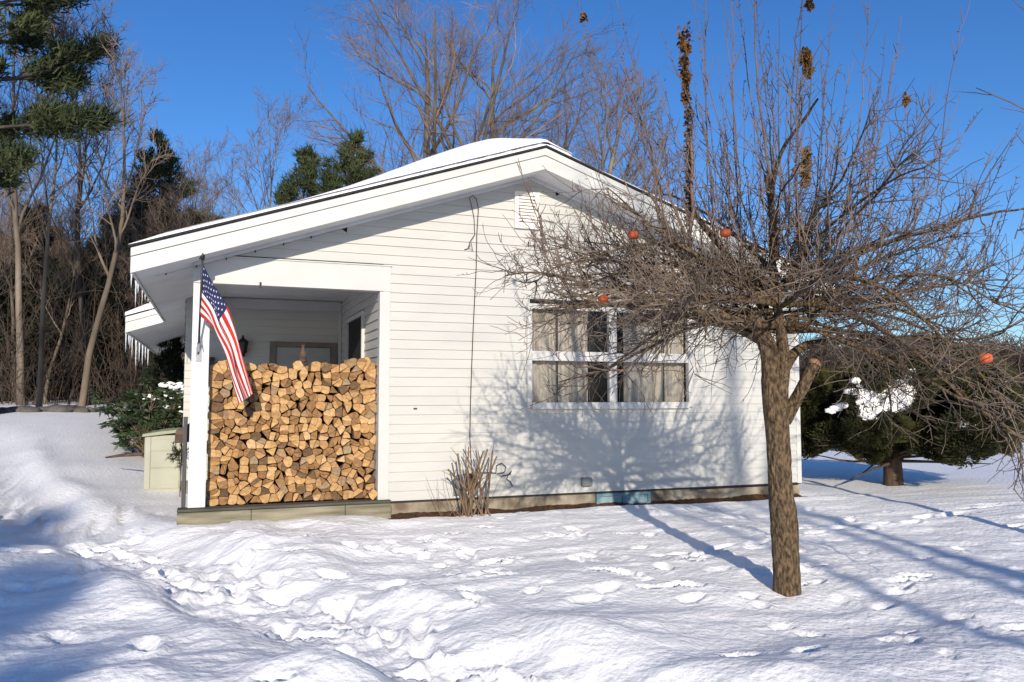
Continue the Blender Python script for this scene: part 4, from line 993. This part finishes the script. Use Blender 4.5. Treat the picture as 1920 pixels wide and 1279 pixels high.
parts = [
 [(1478, 1160, 66), (1477, 1118, 60), (1475, 1085, 57), (1474, 1045, 56), (1472, 1010, 58), (1470, 980, 58), (1466, 950, 56), (1463, 920, 51), (1461, 880, 50), (1460, 840, 50), (1459, 800, 52), (1455, 765, 56), (1452, 735, 56), (1452, 705, 52), (1449, 680, 47), (1443, 655, 40), (1430, 632, 33), (1418, 612, 27), (1406, 590, 22)],
 [(1458, 740, 40), (1468, 705, 32, -.03), (1470, 670, 27, -.05), (1466, 635, 24, -.03), (1460, 590, 20, .02), (1452, 540, 17, .05), (1448, 490, 15, .08), (1447, 440, 14, .1), (1447, 390, 13, .1), (1444, 350, 14, .1), (1441, 328, 17, .1)],
 [(1470, 790, 30), (1482, 768, 30, -.02), (1495, 745, 27, -.05), (1508, 720, 25, -.08), (1520, 697, 25, -.10), (1527, 680, 26, -.11)],
 [(1470, 690, 28), (1482, 668, 24, .05), (1500, 650, 20, .12), (1530, 642, 17, .2), (1570, 640, 15, .3), (1640, 640, 13, .45), (1720, 646, 10, .6)],
 [(1430, 640, 24), (1405, 625, 20, .1), (1370, 612, 18, .2), (1330, 600, 15, .3), (1280, 590, 12, .4), (1225, 590, 9, .5)],
 [(1450, 570, 22), (1480, 520, 20, .15), (1505, 470, 18, .2), (1520, 420, 14, .25), (1530, 380, 10, .3)],
 [(1455, 620, 22), (1425, 560, 18, .2), (1385, 500, 16, .3), (1340, 450, 14, .35), (1300, 400, 12, .3), (1285, 350, 11, .25)],
]
Vs = []; Fs = []; nn_ = 0
for q in parts:
    V, F = trunk_tube(q); Vs.append(V-base); Fs.append(F+nn_); nn_ += len(V)
link('trunk', np_mesh('trunk', np.concatenate(Vs), np.concatenate(Fs)), M['applebark'], smooth=True).parent = apple
# cut end of the stub
rs = np.random.RandomState(90)
c0 = tp(1528, 678, -.11)-base; b = MB(); b.tube([c0-np.array([.01, 0, .025]), c0+np.array([.004, 0, .008])], [.047, .040], 18); o = b.build('cut_stub', M['logside'], None); o.parent = apple
# crown
C0 = (tp(1462, 610)-base)
tw = Twigs(3)
lim_tw = Twigs(6)
def dome(a, t):        # crown outline radius and heights by azimuth (viewer right = +u)
    return 1
def fan(p, d, L, r0, lvl, trop=0.0):
    n = max(4, int(L/.075)); B = branch(p, d, L, n, (.085, .13, .16)[lvl], rs, trop)
    (lim_tw if r0 > .008 else tw).add(B, r0*np.linspace(1, .30, n+1)); return B
limbs = []; ntw = 0
for k in range(27):                     # arching scaffold limbs, flat low down and steeper higher on the leaders
    a = k*2.399+rs.uniform(-.25, .25); h0 = rs.rand(); el = -.04+.78*h0**1.2+rs.uniform(-.12, .12)
    st = C0+np.array([math.cos(a)*.05, math.sin(a)*.05, -.05+.60*h0]); L = (1.95-.75*h0)*rs.uniform(.85, 1.08)
    d = np.array([math.cos(a)*math.cos(el), math.sin(a)*math.cos(el), math.sin(el)])
    limbs.append((fan(st, d, L, rs.uniform(.014, .026), 0, -.012), L))
for k in range(13):                     # low limbs toward the window side
    dv = -RT*1.0+Fh*rs.uniform(-.55, .45)+np.array([0, 0, rs.uniform(-.10, .42)]); L = rs.uniform(1.5, 2.1)
    limbs.append((fan(C0+np.array([0, 0, rs.uniform(-.08, .35)]), dv, L, rs.uniform(.012, .020), 0, -.022), L))
for k in range(10):                      # and away to the right
    dv = RT*1.0+Fh*rs.uniform(-.6, .6)+np.array([0, 0, rs.uniform(-.12, .45)]); L = rs.uniform(1.4, 1.95)
    limbs.append((fan(C0+np.array([.05, 0, rs.uniform(-.08, .35)]), dv, L, rs.uniform(.012, .020), 0, -.022), L))
for (B, L) in limbs:
    for j in range(int(L*12)):
        t = .05+.95*rs.rand()**1.05; p, d = at_t(B, t); outw = norm(p-C0+np.array([0, 0, .10]))
        dd = norm(outw*.75+d*.35+rs.randn(3)*.72+np.array([0, 0, .02]))
        low = p[2] < C0[2]+.15
        L2 = rs.uniform(.20, .60)*(1.1-.35*t)*(.75 if p[2] > C0[2]+.75 else 1); B2 = fan(p, dd, L2, rs.uniform(.0046, .0085), 1, rs.uniform(-.05, .03) if low else rs.uniform(-.01, .06))
        for m in range(int(L2*(10.5 if low else 10))+2):
            p3, d3 = at_t(B2, .1+.9*rs.rand()); L3 = rs.uniform(.05, .38); r3 = rs.uniform(.0025, .0040)
            B3 = branch(p3, side_dir(d3, rs.uniform(.45, 1.15), rs, rs.uniform(-.25, .30)), L3, 4, .17, rs, rs.uniform(-.05, .07))
            tw.add(B3, np.linspace(r3, r3*.55, 5)); ntw += 1
            for q in range(rs.randint(0, 3)):
                p4, d4 = at_t(B3, .2+.75*rs.rand()); tw.add(branch(p4, side_dir(d4, rs.uniform(.7, 1.3), rs, .05), rs.uniform(.015, .08), 2, .2, rs), [.0024, .0021, .0018])
link('limbs', lim_tw.mesh('limbs'), M['applebark'], smooth=True).parent = apple
link('twigs', tw.mesh('twigs'), M['twig']).parent = apple
# long upright water sprouts
sp = Twigs(4)
def sprout(P0, P1, r, nside=8, bow=.03, lat=.25):
    P0, P1 = np.array(P0), np.array(P1); n = 12; o_ = np.cross(P1-P0, [0, 1, 0]); o_ = norm(o_)*rs.uniform(-bow, bow)*np.linalg.norm(P1-P0)
    ts = np.linspace(0, 1, n); P = P0[None]+(P1-P0)[None]*ts[:, None]+o_[None]*(np.sin(ts*math.pi))[:, None]+rs.randn(n, 3)*.006
    sp.add(P, r*np.linspace(1, .30, n))
    L = np.linalg.norm(P1-P0)
    for m in range(nside):
        t = rs.uniform(.12, .92); p, d = at_t(P, t); sp.add(branch(p, side_dir(d, rs.uniform(.4, .95), rs, .15), rs.uniform(.08, lat*(1.3-t))*L*.6+.04, 5, .06, rs, .07), np.linspace(.0036, .0018, 6))
        for q in range(2): p, d = at_t(P, rs.rand()); sp.add(branch(p, side_dir(d, 1.1, rs), .025, 1, 0, rs), [.003, .002])
fixed = [(1345, 470, 1322, -40, .010, .1), (1390, 440, 1345, -60, .008, 0), (1290, 480, 1283, 60, .020, .2), (1382, 380, 1372, -60, .009, .1), (1448, 330, 1412, -60, .014, 0), (1452, 330, 1418, 0, .008, .1),
         (1470, 420, 1382, -30, .009, .2), (1440, 420, 1440, 60, .007, .1), (1462, 400, 1462, 30, .007, -.1), (1480, 400, 1512, -60, .010, .1), (1498, 420, 1506, 100, .008, .1), (1500, 470, 1512, -50, .010, -.1),
         (1520, 420, 1560, 10, .008, .2), (1560, 470, 1630, -20, .009, .2), (1590, 450, 1690, 30, .008, .1), (1575, 480, 1680, 90, .008, 0), (1600, 480, 1705, 190, .007, .3), (1620, 480, 1760, 150, .008, .2),
         (1640, 490, 1803, 180, .008, .1), (1650, 480, 1842, 200, .008, .2), (1290, 480, 1190, 280, .008, -.1), (1320, 480, 1160, 160, .010, 0), (1300, 500, 1090, 20, .009, .1), (1250, 500, 1155, -10, .009, .1), (1270, 520, 1148, 60, .009, .2),
         (1380, 500, 1225, 160, .008, .1), (1420, 420, 1300, 0, .008, -.1), (1400, 420, 1240, 60, .007, .2), (1480, 440, 1430, 100, .007, .1), (1740, 500, 1898, 255, .010, .1), (1760, 520, 1915, 230, .008, .2), (1820, 530, 1905, 330, .007, .1),
         (1350, 480, 1310, 180, .007, 0), (1530, 440, 1545, 130, .007, .1), (1540, 460, 1600, 110, .007, 0), (1420, 460, 1395, 150, .007, .2), (1400, 500, 1052, 40, .007, .2), (1320, 520, 1230, 205, .007, .1)]
for (a, b_, c, d, r, dd) in fixed: sprout(tp(a, b_+40, dd*.5)-base, tp(c, d, dd), r, nside=11, bow=.035) if False else sprout(tp(a, b_+40, dd*.5)-base, tp(c, d, dd)-base, r, nside=11, bow=.035)
for k in range(120):
    u = rs.uniform(-1.9, 1.9); vv = rs.uniform(-1.2, 1.5); q = RT*u+Fh*vv; hh = .45*(1-(u/2.2)**2)
    P0 = C0+np.array([q[0], q[1], rs.uniform(-.05, .30)+hh]); L = rs.uniform(.35, 1.15)*(1.3-abs(u)/2.4)
    P1 = P0+np.array([q[0]*.28, q[1]*.15, 1.0])*L+rs.randn(3)*.08; sprout(P0, P1, rs.uniform(.004, .0065), nside=5, bow=.07)
link('water_sprouts', sp.mesh('sprouts'), M['sprout']).parent = apple
# dead leaf clumps stuck on sprouts
def leafclump(pxy, pxy2, rad, dd, name, mt, label, n=420, seed=0):
    r2 = np.random.RandomState(seed); a, c = tp(*pxy, dd), tp(*pxy2, dd); C = []; D = []
    for k in range(n):
        t = r2.rand(); q = a+(c-a)*t; ra = rad*(1-.8*t**.55)*r2.rand()**.5; d = rdir(r2); C.append(q+d*ra*np.array([1, 1, 1.2])); D.append(r2.randn(3)+np.array([0, 0, -.8]))
    o = link(name, leafmesh(name, C, D, .045, .014, r2, True), M[mt]); return tag(o, label, 'dead leaves')
leafclump((1283, 56), (1286, 190), .062, .2, 'leaf_clump', 'deadleaf', 'long dark clump of dead brown leaves wrapped round the top of the thick upright sprout', 480, 1)
leafclump((1509, 95), (1516, 140), .046, .1, 'leaf_clump', 'deadleafy', 'round golden brown bunch of dead leaves high on a thin sprout against the sky', 420, 2)
leafclump((1511, 278), (1510, 345), .045, .1, 'leaf_clump', 'deadleafy', 'narrow golden bunch of dead leaves low on the sprouts above the thick limb', 330, 3)
leafclump((1518, 0), (1520, 12), .022, .1, 'leaf_clump', 'deadleaf', 'tiny dark leaf bunch at the very top edge of the photo', 60, 4)
leafclump((1092, 26), (1096, 34), .018, .1, 'leaf_clump', 'deadleaf', 'small curled leaf on the tip of the leftmost tall sprout', 30, 5)
leafclump((1698, 178), (1698, 192), .018, .15, 'leaf_clump', 'deadleaf', 'small hanging dead leaf on a sprout right of the tall stems', 30, 6)
leafclump((1290, 200), (1292, 420), .012, .2, 'bark_strips', 'sprout', 'shaggy brown vine bark along the thick upright sprout', 500, 7)
# fruit
def fruit(px, py, r, dd, mt, label):
    c = tp(px, py, dd); e = empty('apple', c); tag(e, label, 'apple')
    bm = bmesh.new(); bmesh.ops.create_uvsphere(bm, u_segments=24, v_segments=16, radius=r)
    for v_ in bm.verts:
        q = v_.co/r; rho = math.hypot(q.x, q.y); dip = .25*math.exp(-(rho/.3)**2); v_.co = Vector((v_.co.x*1.05, v_.co.y*1.05, v_.co.z*(.92-dip)))*(1+.09*noise.noise(q*2.5+Vector((px, 0, 0)))+.05*noise.noise(q*7+Vector((px, 0, 0))))
    me = bpy.data.meshes.new('skin'); bm.to_mesh(me); bm.free(); o = link('skin', me, M[mt], None, True); o.parent = e
    b2 = MB(); b2.tube([(0, 0, r*.6), (.004, 0, r*1.2), (.012, 0, r*1.9)], [.002, .0018, .002], 6); o = b2.build('stalk', M['twig'], None); o.parent = e
fruit(1187, 441, .036, -.5, 'rot', 'dried dark red apple hanging in front of the gable siding, uppermost on the left')
fruit(1131, 561, .036, -.3, 'rot', 'shrivelled dark red apple hanging just above the left half of the big window')
fruit(1360, 437, .032, -.9, 'rot', 'dull red apple half hidden among twigs above the tree centre')
fruit(1847, 672, .043, -.6, 'redapple', 'bright orange red apple hanging at the far right of the apple tree')
fruit(1490, 318, .018, -.6, 'rot', 'tiny shrivelled apple high in the middle of the twigs')
# snow resting on the level limb
b = MB(); P = [tp(1528, 634, .2), tp(1570, 632, .3), tp(1640, 634, .45), tp(1665, 636, .48)]; b.tube(P, [.006, .016, .014, .004], 7)
tag(b.build('limb_snow', M['roofsnow'], smooth=True), 'thin line of snow lying along the level limb right of the trunk', 'snow')
# branch of a neighbour tree entering at the right edge
rs = np.random.RandomState(95); tw = Twigs(5)
T0 = np.array([*at_dist(2230, 6.6), 0.0]); T0[2] = gz(T0[0], T0[1])-.1
nb = empty('neighbour_tree', T0); tag(nb, 'bare young tree outside the right edge whose thin branch tips reach into the sky', 'tree')
tr_ = branch((0, 0, 0), (0, 0, 1), 5.6, 12, .03, rs, .02); tw.add(tr_, np.linspace(.08, .015, 13))
for (a, b_, c, d) in ((2050, 330, 1915, -20), (2080, 260, 1830, 165), (2100, 500, 1905, 250), (2080, 400, 1880, 560), (2080, 480, 1850, 640)):
    p0 = at_d(a, b_, 6.6)-T0; p1 = at_d(c, d, 6.2)-T0; pb, _ = at_t(tr_, min(.9, max(.2, p0[2]/5.6-.1)))
    ts = np.linspace(0, 1, 9)[:, None]; P = (1-ts)**2*pb+2*ts*(1-ts)*p0+ts**2*p1; tw.add(P, np.linspace(.02, .0035, 9))
    for m in range(7): q, d2 = at_t(P, .4+.55*rs.rand()); tw.add(branch(q, side_dir(d2, .6, rs, .1), .3, 5, .08, rs, .03), np.linspace(.004, .002, 6))
link('branches', tw.mesh('branches'), M['sprout']).parent = nb

# ------------------------------------------------------------------ trees behind the photographer whose shadows cross the yard
def back(tree, mats, x, y, s, rz, label, name='hardwood_tree'): place(name, tree, mats, PN, (x, y, gz(x, y)-.1), rz, s, label, 'tree', 'trees behind the camera')
def shadow_src(x, y, s): return x-.24*s, y-s
poleT = bare_tree(40, 17, .17, spread=.8, limbs=7, n2=6, n3=5, n4=2, crown_from=.74, twr=.008)
for (x, y, s, tree, sc, rz) in ((5.2, -4.6, 21, poleT, 1.0, 1.0), (5.85, -4.6, 26, poleT, 1.1, 2.0), (7.3, -3.2, 22, poleT, .9, 3.0), (6.55, 0, 24, poleT, .8, 3.0)):
    X_, Y_ = shadow_src(x, y, s); back(tree, BM, X_, Y_, sc, rz, 'bare hardwood standing across the yard behind the photographer')
X_, Y_ = shadow_src(-.9, -2.6, 27); back(pineB, PM, X_, Y_, .86, .3, 'young pine standing behind the photographer on the left', 'pine_tree')
X_, Y_ = shadow_src(-2.5, -3.4, 29); back(pineA, PM, X_, Y_, .98, .3, 'young pine standing behind the photographer on the left', 'pine_tree')
X_, Y_ = shadow_src(-.9, -4.6, 26); back(pineB, PM, X_, Y_, .82, 1.3, 'young pine standing behind the photographer on the left', 'pine_tree')
print('objects', len(bpy.data.objects), 'logs', len(final), 'twigs', ntw)
